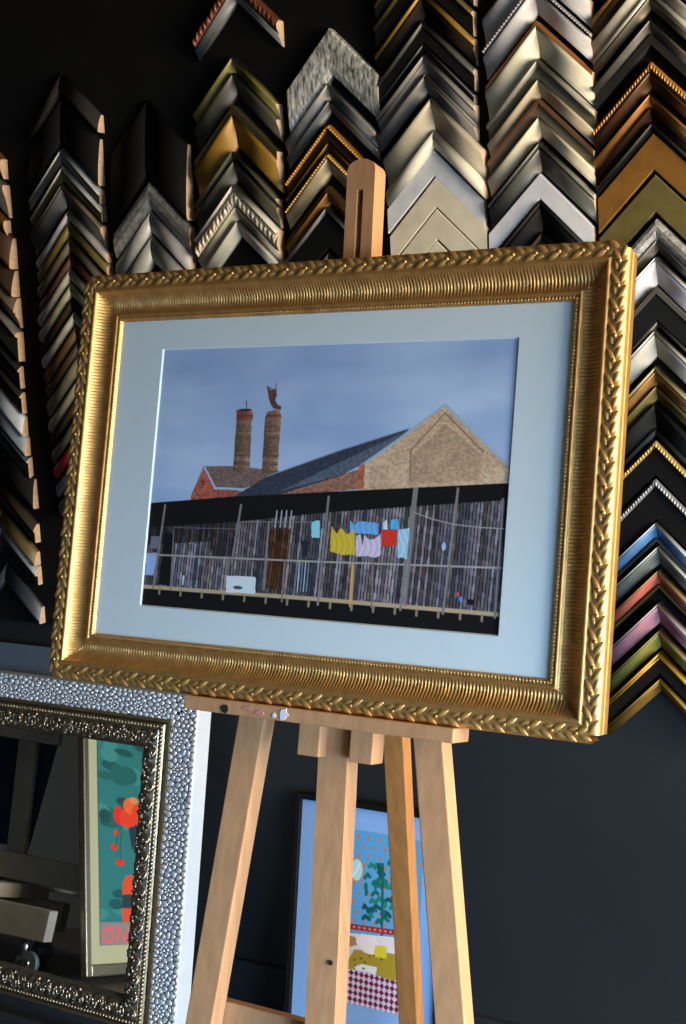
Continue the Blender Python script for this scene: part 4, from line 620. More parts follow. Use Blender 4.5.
TEAL_LAYERS = [('poly', [(0.0023, 0.028), (0.9661, -0.1066), (0.8797, 0.6582), (-0.0198, 0.6564)], (44, 112, 112), 'plain'), ('ell', (0.2017, 0.3015), 0.0822, 0.0304, (26, 80, 80)), ('ell', (0.0619, 0.2963), 0.0617, 0.0138, (32, 92, 90)), ('ell', (0.2965, 0.1652), 0.0589, 0.0285, (60, 128, 124)), ('ell', (0.1009, 0.1469), 0.07, 0.0168, (26, 80, 80)), ('ell', (0.149, 0.1555), 0.0413, 0.0197, (32, 92, 90)), ('ell', (0.3079, 0.6271), 0.0527, 0.0251, (60, 128, 124)), ('ell', (0.2564, 0.3182), 0.0646, 0.022, (26, 80, 80)), ('ell', (0.2496, 0.3069), 0.0782, 0.0204, (32, 92, 90)), ('ell', (0.0098, 0.617), 0.0488, 0.0162, (60, 128, 124)), ('ell', (0.2513, 0.6164), 0.0861, 0.0129, (26, 80, 80)), ('ell', (0.0567, 0.1835), 0.066, 0.0137, (32, 92, 90)), ('ell', (0.1683, 0.6009), 0.075, 0.0183, (60, 128, 124)), ('ell', (0.1526, 0.5525), 0.0604, 0.0134, (26, 80, 80)), ('ell', (0.2387, 0.1659), 0.0695, 0.0291, (32, 92, 90)), ('ell', (0.0895, 0.1118), 0.0663, 0.024, (60, 128, 124)), ('ell', (0.1219, 0.5857), 0.0578, 0.0163, (26, 80, 80)), ('ell', (0.1708, 0.1759), 0.0802, 0.0306, (32, 92, 90)), ('ell', (0.1034, 0.0888), 0.0585, 0.0272, (60, 128, 124)), ('ell', (0.0836, 0.3274), 0.0793, 0.02, (26, 80, 80)), ('ell', (0.2287, 0.3034), 0.0855, 0.0288, (32, 92, 90)), ('ell', (0.0198, 0.3031), 0.0712, 0.0284, (60, 128, 124)), ('ell', (0.2067, 0.0933), 0.076, 0.0124, (26, 80, 80)), ('ell', (0.0848, 0.3208), 0.0648, 0.0245, (32, 92, 90)), ('ell', (0.2038, 0.3271), 0.0334, 0.0242, (60, 128, 124)), ('ell', (0.3474, 0.0534), 0.0636, 0.0205, (26, 80, 80)), ('ell', (0.3732, 0.0331), 0.0938, 0.0187, (32, 92, 90)), ('ell', (0.0482, 0.314), 0.0452, 0.0224, (30, 72, 74)), ('ell', (0.1907, 0.257), 0.0572, 0.0144, (30, 72, 74)), ('ell', (0.1562, 0.3042), 0.0431, 0.0301, (206, 44, 34)), ('ell', (0.2247, 0.3098), 0.0668, 0.0305, (214, 60, 36)), ('ell', (0.249, 0.2684), 0.0586, 0.0272, (220, 96, 44)), ('ell', (0.3215, 0.2919), 0.0697, 0.0367, (210, 66, 36)), ('ell', (0.2769, 0.2461), 0.0364, 0.011, (205, 130, 80)), ('ell', (0.1324, 0.362), 0.0211, 0.0096, (204, 60, 40)), ('ell', (0.1136, 0.4081), 0.0271, 0.0112, (206, 50, 36)), ('ell', (0.1573, 0.4543), 0.034, 0.0113, (210, 48, 34)), ('line', [(0.1651, 0.3388), (0.1427, 0.3666), (0.1197, 0.4112)], 0.006, (28, 78, 66)), ('line', [(0.1801, 0.3378), (0.1625, 0.3916), (0.1576, 0.4483)], 0.006, (28, 78, 66)), ('poly', [(0.2297, 0.339), (0.3542, 0.317), (0.347, 0.4265), (0.25, 0.4045)], (34, 52, 66), 'plain'), ('poly', [(0.1646, 0.64), (0.1707, 0.521), (0.2018, 0.4942), (0.4126, 0.4781), (0.4011, 0.6396)], (206, 74, 44), 'plain'), ('poly', [(0.169, 0.5552), (0.4077, 0.5469), (0.4042, 0.5952), (0.1668, 0.5978)], (40, 56, 66), 'plain'), ('poly', [(-0.0232, 0.6419), (0.8816, 0.6407), (0.8727, 0.7199), (-0.0255, 0.7077)], (138, 122, 116), 'plain'), ('line', [(0.0819, 0.6608), (0.0381, 0.6631), (0.0237, 0.6809), (0.0367, 0.6988), (0.0761, 0.7009), (0.0971, 0.6814), (0.0819, 0.6608)], 0.01, (226, 84, 104)), ('line', [(0.1265, 0.7015), (0.1285, 0.6601), (0.199, 0.7024), (0.2014, 0.6586)], 0.01, (226, 84, 104)), ('line', [(0.2482, 0.6604), (0.2459, 0.7012)], 0.01, (226, 84, 104))]


# ------------------------------------------------------------------ the big gold framed photograph
ctr = Vector((-0.987594, 1.640966, 1.372779))
LEAN = 0.248360
PX = Vector((1, 0, 0)); PZ = Vector((0, math.sin(LEAN), math.cos(LEAN))); PN = Vector((0, math.cos(LEAN), -math.sin(LEAN)))
FW_, FH_ = .9, 0.64275 - .005
FD = .040                                       # depth of the moulding


def pic(a, b, d):
    """picture plane: a right, b up, d towards the viewer from the back of the frame"""
    return ctr + PX * (a - .0035) + PZ * (b - .002) - PN * (d - FD)


def rails(W, H, at):
    """four frame sides: returns (length, function s,u,d -> world)"""
    return [
        (W, lambda s, u, d: at(-W / 2 + s, -H / 2 + u, d)),
        (W, lambda s, u, d: at(W / 2 - s, H / 2 - u, d)),
        (H, lambda s, u, d: at(W / 2 - u, -H / 2 + s, d)),
        (H, lambda s, u, d: at(-W / 2 + u, H / 2 - s, d)),
    ]


org = pic(0, -FH_ / 2, .02)
gf = empty('framed_photograph', org)
tag(gf, 'large ornate gold framed photograph of a brick factory, standing on the wooden easel', 'picture')

cove = []
for k in range(11):
    a = k / 10.0
    d = .020 + .017 * ((.75 - a) / .75) ** 2 if a < .75 else .020 + .0022 * ((a - .75) / .25) ** 2
    cove.append((.0187 + .0313 * a, d, 'rib'))
PROF = [(.065, -.006, ''), (-.0095, -.006, ''), (-.0095, .009, ''), (-.0105, .012, ''), (-.0070, .0140, ''), (-.0070, .0165, ''), (-.0112, .0185, ''), (-.012, .022, ''), (-.012, .0335, ''), (-.0105, .0360, ''), (-.007, .0378, ''), (-.0005, .0390, ''), (.0060, .0380, ''), (.0110, .0368, ''), (.0130, .0392, ''), (.0152, .0400, ''), (.0175, .0392, '')] + cove + \
       [(.0512, .0225, ''), (.0522, .0262, ''), (.0545, .0280, ''), (.0566, .0270, ''), (.0576, .0245, ''), (.0592, .0250, 'bead'), (.0610, .0268, 'bead'), (.0628, .0250, 'bead'), (.0640, .0225, ''), (.065, .0215, ''), (.065, .012, '')]


def gold_rail(Ln, fn):
    b = MB()
    step = .00125
    n = int(round(Ln / step))
    rows = []
    for i in range(n + 1):
        s = Ln * i / n
        r = []
        for u, d, kind in PROF:
            sc = min(max(s, u), Ln - u)
            dd = d
            if kind == 'rib':
                wgt = min(1, (u - .0187) / .006, (.050 - u) / .005)
                dd += .0014 * max(0, wgt) * math.cos(2 * math.pi * s / .0052)
            elif kind == 'bead':
                dd += .0011 * math.cos(2 * math.pi * s / .0050)
            r.append(fn(sc, u, dd))
        rows.append(r)
    b.grid(rows)
    return b


def leaf(b, fn, s0, u0, ang, ln, wd, ht, base):
    rows = []
    ca, sa = math.cos(ang), math.sin(ang)
    for i in range(6):
        t = i / 5.0
        w = wd * (math.sin(math.pi * min(1, t * .92 + .06)) ** .8) * .5
        r = []
        for j in range(5):
            q = j / 2.0 - 1
            x = (t - .5) * ln; y = q * w
            hgt = ht * (1 - q * q * .9) * (.35 + .65 * math.sin(math.pi * (.12 + .8 * t))) - (.0009 if j == 2 else 0)
            if i in (0, 5): hgt *= .3
            r.append(fn(s0 + x * ca - y * sa, u0 + x * sa + y * ca, base + hgt))
        rows.append(r)
    b.grid(rows)


def dome(b, fn, s0, u0, rx, ry, ht, base, ang=0, n=8):
    ca, sa = math.cos(ang), math.sin(ang)
    pts = []
    for rr, hh in ((1, 0), (.92, .5), (.6, .9)):
        for k in range(n):
            t = 2 * math.pi * k / n
            x, y = rx * rr * math.cos(t), ry * rr * math.sin(t)
            pts.append(fn(s0 + x * ca - y * sa, u0 + x * sa + y * ca, base + ht * hh))
    pts.append(fn(s0, u0, base + ht))
    fs = []
    for q in (0, n):
        for k in range(n): fs.append((q + k, q + (k + 1) % n, q + n + (k + 1) % n, q + n + k))
    for k in range(n): fs.append((2 * n + k, 2 * n + (k + 1) % n, 3 * n))
    b.add(pts, fs, 0, True)


for Ln, fn in rails(FW_, FH_, pic):
    ro = gold_rail(Ln, fn).build('frame_rail', gold, gf, org, merge=1e-6)
    b = MB()
    n = int(round((Ln - .02) / .0165))
    for k in range(n + 1):
        q = .010 + (Ln - .02) * k / n
        if k % 2:
            leaf(b, fn, q, .0046, .55, .0235, .0110, .0042, .0370)
            leaf(b, fn, q + .004, -.0048, -.25, .0200, .0090, .0038, .0366)
        else:
            leaf(b, fn, q, -.0048, -.55, .0235, .0110, .0042, .0368)
            leaf(b, fn, q + .004, .0052, .25, .0190, .0085, .0038, .0366)
        if k % 2: dome(b, fn, q - .0075, .0002, .0034, .0030, .0022, .0385)
    tag(b.build('carved_leaf_band', gold_bright, ro, org), kind='stuff')

# mount board with bevelled window, print, glass, backing
OW, OH = FW_ - .13, FH_ - .13
PW, PH = .606, .408
pcx, pcz = .0035, .002
b = MB()
dm, dp = .0195, .0165
o4 = [(-OW / 2 - .003, -OH / 2 - .003), (OW / 2 + .003, -OH / 2 - .003), (OW / 2 + .003, OH / 2 + .003), (-OW / 2 - .003, OH / 2 + .003)]
i4 = [(pcx - PW / 2 - .002, pcz - PH / 2 - .002), (pcx + PW / 2 + .002, pcz - PH / 2 - .002), (pcx + PW / 2 + .002, pcz + PH / 2 + .002), (pcx - PW / 2 - .002, pcz + PH / 2 + .002)]
j4 = [(pcx - PW / 2, pcz - PH / 2), (pcx + PW / 2, pcz - PH / 2), (pcx + PW / 2, pcz + PH / 2), (pcx - PW / 2, pcz + PH / 2)]
vs_ = [pic(x, z, dm) for x, z in o4] + [pic(x, z, dm) for x, z in i4] + [pic(x, z, dp) for x, z in j4] + [pic(x, z, dp - .0015) for x, z in o4]
b.add(vs_, [(k, (k + 1) % 4, 4 + (k + 1) % 4, 4 + k) for k in range(4)], 0)
b.f += [(4 + k, 4 + (k + 1) % 4, 8 + (k + 1) % 4, 8 + k) for k in range(4)]; b.m += [1] * 4; b.sm += [False] * 4
b.f += [(k, (k + 1) % 4, 12 + (k + 1) % 4, 12 + k) for k in range(4)]; b.m += [0] * 4; b.sm += [False] * 4
b.build('mount', [matboard, bevel_white], gf, org, fix=False)


def sky_base(X, Y):
    base = np.zeros(X.shape + (3,))
    t = np.clip(Y / .26, 0, 1)[..., None]
    base[:] = np.array([126, 141, 178]) * (1 - t) + np.array([138, 151, 186]) * t
    n = np.zeros(X.shape)
    rng = np.random.default_rng(8)
    for f, a in ((7, 1), (14, .6), (29, .35), (60, .15)):
        for _ in range(4):
            th = rng.uniform(-.5, .5) + (math.pi / 2 if rng.random() < .55 else 0)
            n += a * np.sin(f * (X * math.cos(th) * .8 + Y * math.sin(th) * 2.2) * 2 + rng.uniform(0, 6.3) + 1.2 * np.sin(f * .7 * X + rng.uniform(0, 6)))
    n = np.clip(n / 5.5, -1, 1)[..., None]
    return base + n * np.array([24, 20, 13])


art = paint(PRINT_LAYERS, PW, PH, .00085, sky_base)
sheet('print', art, (2.3, 2.2, 1.85), pic(pcx - PW / 2, pcz + PH / 2, dp + .0002), PX, -PZ, gf, org)
b = MB(); e = .001
b.hexa([pic(-OW / 2 - e, -OH / 2 - e, .0206), pic(OW / 2 + e, -OH / 2 - e, .0206), pic(OW / 2 + e, OH / 2 + e, .0206), pic(-OW / 2 - e, OH / 2 + e, .0206),
        pic(-OW / 2 - e, -OH / 2 - e, .0212), pic(OW / 2 + e, -OH / 2 - e, .0212), pic(OW / 2 + e, OH / 2 + e, .0212), pic(-OW / 2 - e, OH / 2 + e, .0212)])
b.build('glass_pane', glass, gf, org)
b = MB()
b.hexa([pic(-OW / 2 - .002, -OH / 2 - .002, .002), pic(OW / 2 + .002, -OH / 2 - .002, .002), pic(OW / 2 + .002, OH / 2 + .002, .002), pic(-OW / 2 - .002, OH / 2 + .002, .002),
        pic(-OW / 2 - .002, -OH / 2 - .002, .014), pic(OW / 2 + .002, -OH / 2 - .002, .014), pic(OW / 2 + .002, OH / 2 + .002, .014), pic(-OW / 2 - .002, OH / 2 + .002, .014)])
b.build('backing_board', pmat('brown_backing_card', '8a6a48', rough=.9), gf, org)

# ------------------------------------------------------------------ easel
def ez(a, b, dd):
    """easel plane: as the picture plane, dd behind the lip plane of the frame (away from the viewer)"""
    return ctr + PX * a + PZ * b + PN * dd


def vfloor(dd):
    return (dd * math.sin(LEAN) - ctr.z) / math.cos(LEAN)


eo = Vector((ctr.x + .09, 1.45, 0))
ea = empty('easel', eo)
tag(ea, 'pine studio easel with splayed legs, holding up the gold framed photograph', 'easel')


def slat(name, u0, v0, u1, v1, w, d0, d1, m=pine, floor=True, bevel=.002, top=None):
    """board from (u0,v0) down to (u1,v1), w wide, between depths d0 and d1"""
    b = MB()
    sl = (u1 - u0) / (v1 - v0)
    P = []
    for end in (0, 1):
        for (sg, d) in ((-1, d0), (1, d0), (1, d1), (-1, d1)):
            if end == 0:
                v = vfloor(d) if floor else v1
            else:
                v = v0
            u = u0 + (v - v0) * sl
            P.append(ez(u + sg * w / 2, v, d))
    b.hexa(P)
    return b.build(name, m, ea, eo, bevel=bevel)


D0 = .047
# mast with rounded top and slot
mu = lambda v: .0185 + (.49 - v) * .0345
b = MB()
mw, md0, md1 = .048, D0, D0 + .034
ring = []
N = 9
out = [(-mw / 2, vfloor(md0)), (mw / 2, vfloor(md0)), (mw / 2, .478)] + [(mw / 2 * math.cos(math.pi * k / N), .478 + .017 * math.sin(math.pi * k / N)) for k in range(1, N)] + [(-mw / 2, .478)]
sl0, sl1 = -.05, .447
hw = .0052
hole = [(-hw, sl0), (hw, sl0), (hw, sl1), (0, sl1 + .004), (-hw, sl1)]
# left half, right half, so that the slot stays open
top = [(mw / 2 * math.cos(math.pi * k / N), .478 + .017 * math.sin(math.pi * k / N)) for k in range(0, N + 1)]
halves = [[(-mw / 2, None), (mw / 2, None), (mw / 2, sl0), (-mw / 2, sl0)], [(-mw / 2, sl0), (-hw, sl0), (-hw, sl1), (-mw / 2, sl1)], [(hw, sl0), (mw / 2, sl0), (mw / 2, sl1), (hw, sl1)], [(-mw / 2, sl1), (mw / 2, sl1)] + top]
for poly in halves:
    n = len(poly)
    pts = []
    for d in (md0, md1):
        for a, v in poly:
            v = vfloor(d) if v is None else v
            pts.append(ez(mu(v) + a, v, d))
    b.add(pts, [tuple(range(n)), tuple(range(2 * n - 1, n - 1, -1))] + [(k, (k + 1) % n, n + (k + 1) % n, n + k) for k in range(n)])
b.build('mast', pine, ea, eo, merge=1e-5)

LD0, LD1 = D0 + .002, D0 + .034
slat('leg', -.0270, .30, -.145, -.81, .047, LD0, LD1)
slat('leg', .0850, .30, .262, -.735, .046, LD0, LD1)
slat('top_cross_piece', .03, .30, .034, .225, .17, LD1 + .001, LD1 + .02, floor=False)
# rear leg, hinged behind the mast
A = ez(.028, .262, LD1 + .03); Bt = Vector((-1.114859, 2.150000, 0.000000))
w = .040; t = .030
dirv = (Bt - A).normalized()
nrm = (PX.cross(dirv)).normalized()
side = dirv.cross(nrm).normalized()
P = []
for q in (Bt, A):
    for sx, sy in ((-1, -1), (1, -1), (1, 1), (-1, 1)):
        p = q + side * sx * w / 2 + nrm * sy * t / 2
        if q is Bt: p = p + dirv * ((0 - p.z) / dirv.z)
        P.append(p)
b = MB(); b.hexa(P)
b.build('rear_leg', pine_shaded, ea, eo, bevel=.002)
q0 = A + dirv * .02
b = MB(); P = []
for q in (A + dirv * .03, A - dirv * .02):
    for sx, sy in ((-1, -1.1), (1, -1.1), (1, .6), (-1, .6)): P.append(q + side * sx * w * .8 + nrm * sy * .026)
b.hexa(P); b.build('hinge_block', pine, ea, eo, bevel=.002)

# tray, bracket blocks, bolts, crossbar
tv = -FH_ / 2 - .0145
b = MB()
b.hexa([ez(-.181, tv - .020, -.012), ez(.264, tv - .020, -.012), ez(.264, tv - .020, .041), ez(-.181, tv - .020, .041), ez(-.181, tv, -.012), ez(.264, tv, -.012), ez(.264, tv, .041), ez(-.181, tv, .041)])
tray = b.build('tray', pine, ea, eo, bevel=.002)
for u0, u1 in ((.0005, .0375), (.0865, .1245)):
    b = MB()
    b.hexa([ez(u0, -.402, .026), ez(u1, -.402, .026), ez(u1, -.402, .062), ez(u0, -.402, .062), ez(u0, tv - .0205, .026), ez(u1, tv - .0205, .026), ez(u1, tv - .0205, .062), ez(u0, tv - .0205, .062)])
    b.build('bracket_block', pine, ea, eo, bevel=.002)


def splat(name, m, u, v, rx, ry, par, seed):
    rr = random.Random(seed)
    b = MB()
    pts = [(u, v)] + [(u + rx * (.6 + .5 * rr.random()) * math.cos(6.283 * k / 11), v + ry * (.6 + .5 * rr.random()) * math.sin(6.283 * k / 11)) for k in range(11)]
    n = len(pts)
    P = [ez(a, c, -.0132) for a, c in pts] + [ez(a, c, -.0118) for a, c in pts]
    b.add(P, [(0, 1 + k, 1 + (k + 1) % 11) for k in range(11)] + [(1 + k, n + 1 + k, n + 1 + (k + 1) % 11, 1 + (k + 1) % 11) for k in range(11)])
    return b.build(name, m, par, eo)


splat('paint_stain', paint_white, -.003, tv - .010, .008, .010, tray, 2)
splat('paint_stain', paint_white, -.019, tv - .013, .004, .004, tray, 4)
splat('paint_stain', paint_red, -.044, tv - .012, .009, .004, tray, 3)
splat('paint_stain', paint_red, -.066, tv - .007, .010, .003, tray, 9)
splat('knot_hole', dark_hole, -.106, tv - .013, .007, .007, tray, 5)
slat('crossbar', .08, -.793, .08, -.84, .46, LD1 + .001, LD1 + .022, floor=False)
for (u, v) in ((mu(-.69) + .014, -.69), ):
    b = MB()
    b.tube([ez(u, v, D0 - .003), ez(u, v, D0 + .004)], .0035, 8)
    b.build('screw', dark_hole, ea, eo)

# ------------------------------------------------------------------ silver frame and mirror leaning on the wall
MT = math.radians(13)
MX = Vector((1, 0, 0)); MU = Vector((0, math.sin(MT), math.cos(MT))); MN = Vector((0, math.cos(MT), -math.sin(MT)))
M0 = Vector((-1.70, 2.30, .78))
MV = -.7985


def mir(a, v, d):
    """leaning frame plane: a from the right edge (negative to the left), v from the top, d into the wall"""
    return M0 + MX * a + MU * v + MN * d


def rail_fn(x0, x1, y0, y1, front):
    W, H = x1 - x0, y1 - y0
    return [
        (W, lambda s, u, d: mir(x0 + s, y1 - u, front - d), 'top'),
        (H, lambda s, u, d: mir(x1 - u, y1 - s, front - d), 'right'),
        (H, lambda s, u, d: mir(x0 + u, y0 + s, front - d), 'left'),
        (W, lambda s, u, d: mir(x1 - s, y0 + u, front - d), 'bottom'),
    ]


sorg = mir(-.5, MV, .02)
sf = empty('silver_frame', sorg)
tag(sf, 'large frame of silver pebble and flower mosaic, leaning on the slate wall at lower left', 'frame')
SX0, SX1, SY0, SY1 = -1.02, .003, MV + .006, .005
SWD = .086


def profile_rail(Ln, fn, prof, name, mats, parent, origin, ms=1.0, me=1.0):
    b = MB()
    rows = []
    for end in (0, 1):
        rows.append([fn(u * ms if end == 0 else Ln - u * me, u, d) for u, d, mi in prof])
    n0 = len(b.v); w_ = len(prof)
    for r in rows: b.v += [tuple(q) for q in r]
    for j in range(w_):
        k = (j + 1) % w_
        b.f.append((j, k, w_ + k, w_ + j)); b.m.append(prof[j][2]); b.sm.append(False)
    return b.build(name, mats, parent, origin)


rr = random.Random(21)
for Ln, fn, side_ in rail_fn(SX0, SX1, SY0, SY1, 0.0):
    # d is measured towards the viewer from the front plane
    prof = [(0, -.052, 0), (0, -.004, 3), (.002, 0, 1), (.074, -.004, 2), (.0745, .0005, 2), (.0815, .0005, 2), (SWD, -.003, 2), (SWD, -.052, 0)]
    edge = gesso_shaded if side_ == 'top' else gesso
    if side_ == 'top':
        fn0 = fn
        fn = lambda s_, u_, d_, f_=fn0: f_(s_, u_ * .79, d_)
    if side_ == 'bottom':
        prof = [(u * .6, d, m_) for u, d, m_ in prof]
    ms, me = {'right': (.79, .6), 'left': (.6, .79)}.get(side_, (1.0, 1.0))
    ro = profile_rail(Ln, fn, prof, 'frame_rail', [edge, silver_groove, champ_gold, silver_leaf], sf, sorg, ms, me)
    if side_ == 'bottom': continue
    b = MB()
    sp = .066
    n = int(Ln / sp)
    cent = [((k + .5) * Ln / n, .046 + .006 * (k % 2)) for k in range(n)]
    cells = []
    for cx, cy in cent:
        cells.append((cx, cy, .0032, .0032, 0))
        for k in range(9):
            t = 2 * math.pi * k / 9 + .2
            cells.append((cx + .0088 * math.cos(t), cy + .0088 * math.sin(t), .0058, .0029, t))
        for k in range(9):
            t = 2 * math.pi * k / 9 + .55
            cells.append((cx + .0205 * math.cos(t), cy + .0205 * math.sin(t), .0064, .0046, t))
    # pebbles in between, thrown at random and kept apart
    seeds = [(c[0], c[1]) for c in cells]
    gridd = {}
    def put(x, y): gridd.setdefault((int(x / .02), int(y / .02)), []).append((x, y))
    def around(x, y):
        gx, gy = int(x / .02), int(y / .02)
        return [q for a in (gx - 1, gx, gx + 1) for c in (gy - 1, gy, gy + 1) for q in gridd.get((a, c), ())]
    for q in seeds: put(*q)
    for rad in (.0135, .0118, .0102):
        for _ in range(int(2600 * Ln)):
            x, y = rr.uniform(0, Ln), rr.uniform(.003, .072)
            if all(math.hypot(q[0] - x, q[1] - y) > rad for q in around(x, y)) and all(math.hypot(q[0] - x, q[1] - y) > .026 for q in cent):
                seeds.append((x, y)); put(x, y)
    for (x, y) in seeds:
        poly = [(-.011, max(-.011, .0016 - y)), (.011, max(-.011, .0016 - y)), (.011, min(.011, .0738 - y)), (-.011, min(.011, .0738 - y))]
        for (qx, qy) in around(x, y):
            dx, dy = qx - x, qy - y
            L2 = dx * dx + dy * dy
            if L2 < 1e-12 or L2 > .0006: continue
            lim = L2 / 2 - .00085 * math.sqrt(L2)
            out = []
            for a, c in zip(poly, poly[1:] + poly[:1]):
                da, dc = a[0] * dx + a[1] * dy - lim, c[0] * dx + c[1] * dy - lim
                if da <= 0: out.append(a)
                if da * dc < 0:
                    t = da / (da - dc); out.append((a[0] + (c[0] - a[0]) * t, a[1] + (c[1] - a[1]) * t))
            poly = out
            if len(poly) < 3: break
        if len(poly) < 3: continue
        mx_, my_ = sum(p[0] for p in poly) / len(poly), sum(p[1] for p in poly) / len(poly)
        if x + mx_ < (y + my_) * ms or x + mx_ > Ln - (y + my_) * me: continue
        m = len(poly); pts = []
        for f, hh in ((1, 0), (.88, .0022), (.55, .0036)):
            for p in poly: 
                X_, Y_ = x + mx_ + (p[0] - mx_) * f, y + my_ + (p[1] - my_) * f
                pts.append(fn(X_, Y_, -.004 * Y_ / .074 - .0002 + hh))
        fs = [(q * m + k, q * m + (k + 1) % m, (q + 1) * m + (k + 1) % m, (q + 1) * m + k) for q in (0, 1) for k in range(m)]
        fs.append(tuple(2 * m + k for k in range(m)))
        b.add(pts, fs, 0, True)
    tag(b.build('pebble_mosaic', silver_leaf, ro, sorg), kind='stuff')

b = MB()
b.hexa([mir(a, v, d) for d in (.066, .054) for a, v in ((-.95, -.62), (-.36, -.62), (-.36, .074), (-.95, .074))])
tag(b.build('grey_panel', pmat('blue_grey_board_paint', '4a5868', rough=.7, var=.06), bevel=.002), 'plain blue grey board leaning on the wall behind the silver mosaic frame', 'board')

# ornate mirror standing in the silver frame
OX0, OX1, OY0, OY1 = -.93, -.0845, -.739, -.0645
OWD = .063
oorg = mir(-.5, OY0, .02)
om = empty('ornate_mirror', oorg)
tag(om, 'mirror in a dark champagne scrollwork frame, leaning inside the silver frame', 'mirror')
for Ln, fn, side_ in rail_fn(OX0, OX1, OY0, OY1, .006):
    prof = [(0, -.034, 0), (0, .004, 0), (.003, .008, 0), (.013, .008, 0), (.015, .010, 0), (.030, .016, 0), (.046, .013, 0), (.055, .006, 0), (.057, -.002, 0), (OWD, -.010, 0), (OWD, -.034, 0)]
    ro = profile_rail(Ln, fn, prof, 'frame_rail', [champ], om, oorg)
    b = MB()
    rs = random.Random(hash(side_) % 7 + 3 if False else {'top': 4, 'right': 5, 'left': 6, 'bottom': 7}[side_])
    k = 0
    s = .07
    hs = lambda u: .010 + .006 * (1 - ((u - .032) / .020) ** 2)
    s = .022
    while s < Ln - .02:
        fl = 1 if k % 2 else -1
        # a curled acanthus scroll: two tubes, a bud and side lobes
        for sc_, off in ((1, 0), (.6, .004)):
            pts, rad = [], []
            for q in range(9):
                a = q / 8.0
                ang = fl * (.4 + 4.3 * a)
                r_ = .0185 * sc_ * (1 - .62 * a)
                x = s + off + r_ * math.cos(ang); u = .0335 + fl * off * .8 + r_ * math.sin(ang)
                pts.append(fn(min(max(x, u), Ln - u), u, hs(u) - .001)); rad.append(.0052 * (1 - .5 * a))
            b.tube(pts, rad, 6)
        for q in range(4):
            x = s + rs.uniform(-.010, .012); u = rs.uniform(.018, .052)
            if x < u or x > Ln - u: continue
            dome(b, fn, x, u, rs.uniform(.004, .0070), rs.uniform(.0024, .004), .0060, hs(u) - .0015, rs.uniform(0, 3.1), 7)
        s += .0195; k += 1
    tag(b.build('carved_scrolls', champ, ro, oorg), kind='stuff')
    b = MB()
    s = .008
    while s < Ln - .006:
        dome(b, fn, s, .0068, .0044 + .0012 * rs.random(), .0052, .0062, .0070, 0, 7)
        s += .0092
    tag(b.build('bead_row', champ_gold, ro, oorg), kind='stuff')
b = MB()
g = [(OX0 + .055, OY0 + .055), (OX1 - .055, OY0 + .055), (OX1 - .055, OY1 - .055), (OX0 + .055, OY1 - .055)]
b.hexa([mir(a, v, .026) for a, v in g] + [mir(a, v, .012) for a, v in g])
b.build('mirror_glass', mirror_m, om, oorg)
b = MB(); b.hexa([mir(a, v, .032) for a, v in g] + [mir(a, v, .027) for a, v in g])
b.build('backing_board', board_black, om, oorg)
b = MB()
yb = mir(0, MV, 0).y
b.box((-2.50, yb - .075, 0), (-1.80, yb - .052, .052))  # made-up strip standing for the dark gap under the mirror
tag(b.build('dark_gap_strip', dark_gap_strip, bevel=.002), 'low dark navy strip, added for the dark gap at the foot of the mirror', 'board')

# ------------------------------------------------------------------ black framed illustration behind the easel
PL = 0.19611
pu = Vector((0, math.sin(PL), math.cos(PL))); pnn = Vector((0, math.cos(PL), -math.sin(PL)))
PT = Vector((-1.482400, 2.372000, 0.557800))
PMW = 0.3506
PMH = PT.z / pu.z - .022


def pos(a, v, d):
    """poster plane: a right from the mount's top left corner, v down, d towards the viewer"""
    return PT + PX * a - pu * v - pnn * d


porg = pos(PMW / 2, PMH + .02, 0)
pf = empty('framed_illustration', porg)
tag(pf, 'black framed naive illustration of a blue papered room, on the floor behind the easel', 'picture')
bw = .013
for (a0, a1, v0, v1) in ((-bw, 0, -bw, PMH + bw), (PMW, PMW + bw, -bw, PMH + bw), (0, PMW, -bw, 0), (0, PMW, PMH, PMH + bw)):
    b = MB(); b.hexa([pos(a0, v1, -.012), pos(a1, v1, -.012), pos(a1, v0, -.012), pos(a0, v0, -.012), pos(a0, v1, .012), pos(a1, v1, .012), pos(a1, v0, .012), pos(a0, v0, .012)])
    b.build('frame_rail', black_wood, pf, porg, bevel=.0015)
b = MB(); b.hexa([pos(0, PMH, -.010), pos(PMW, PMH, -.010), pos(PMW, 0, -.010), pos(0, 0, -.010), pos(0, PMH, 0), pos(PMW, PMH, 0), pos(PMW, 0, 0), pos(0, 0, 0)])
b.build('mount', poster_mat, pf, porg)
a0, v0, a1, v1 = (0.0502, 0.0484, 0.3004, 0.4196)
art = paint(POSTER_LAYERS, a1 - a0, v1 - v0, .0011, lambda X, Y: np.zeros(X.shape + (3,)) + np.array([78, 150, 205]))
sheet('print', art, (1.05, .95, .85), pos(a0, v0, .0006), PX, -pu, pf, porg)

# ------------------------------------------------------------------ things across the room that the mirror shows
ta = math.radians(258.0); tl = math.radians(-15.0)
TX = Vector((math.cos(ta), math.sin(ta), 0)); TNY = Vector((-math.sin(ta), math.cos(ta), 0)); TU = Vector((0, 0, 1)) * math.cos(tl) + TNY * math.sin(tl)
TN = TX.cross(TU)
TA = Vector((-2.551815, 1.399579, 0.015000))
CAMSIDE = 1 if TN.dot(Vector((1, 0, 0))) > 0 else -1


def tea(a, v, d):
    return TA + TX * a + TU * v + TN * (d * CAMSIDE)


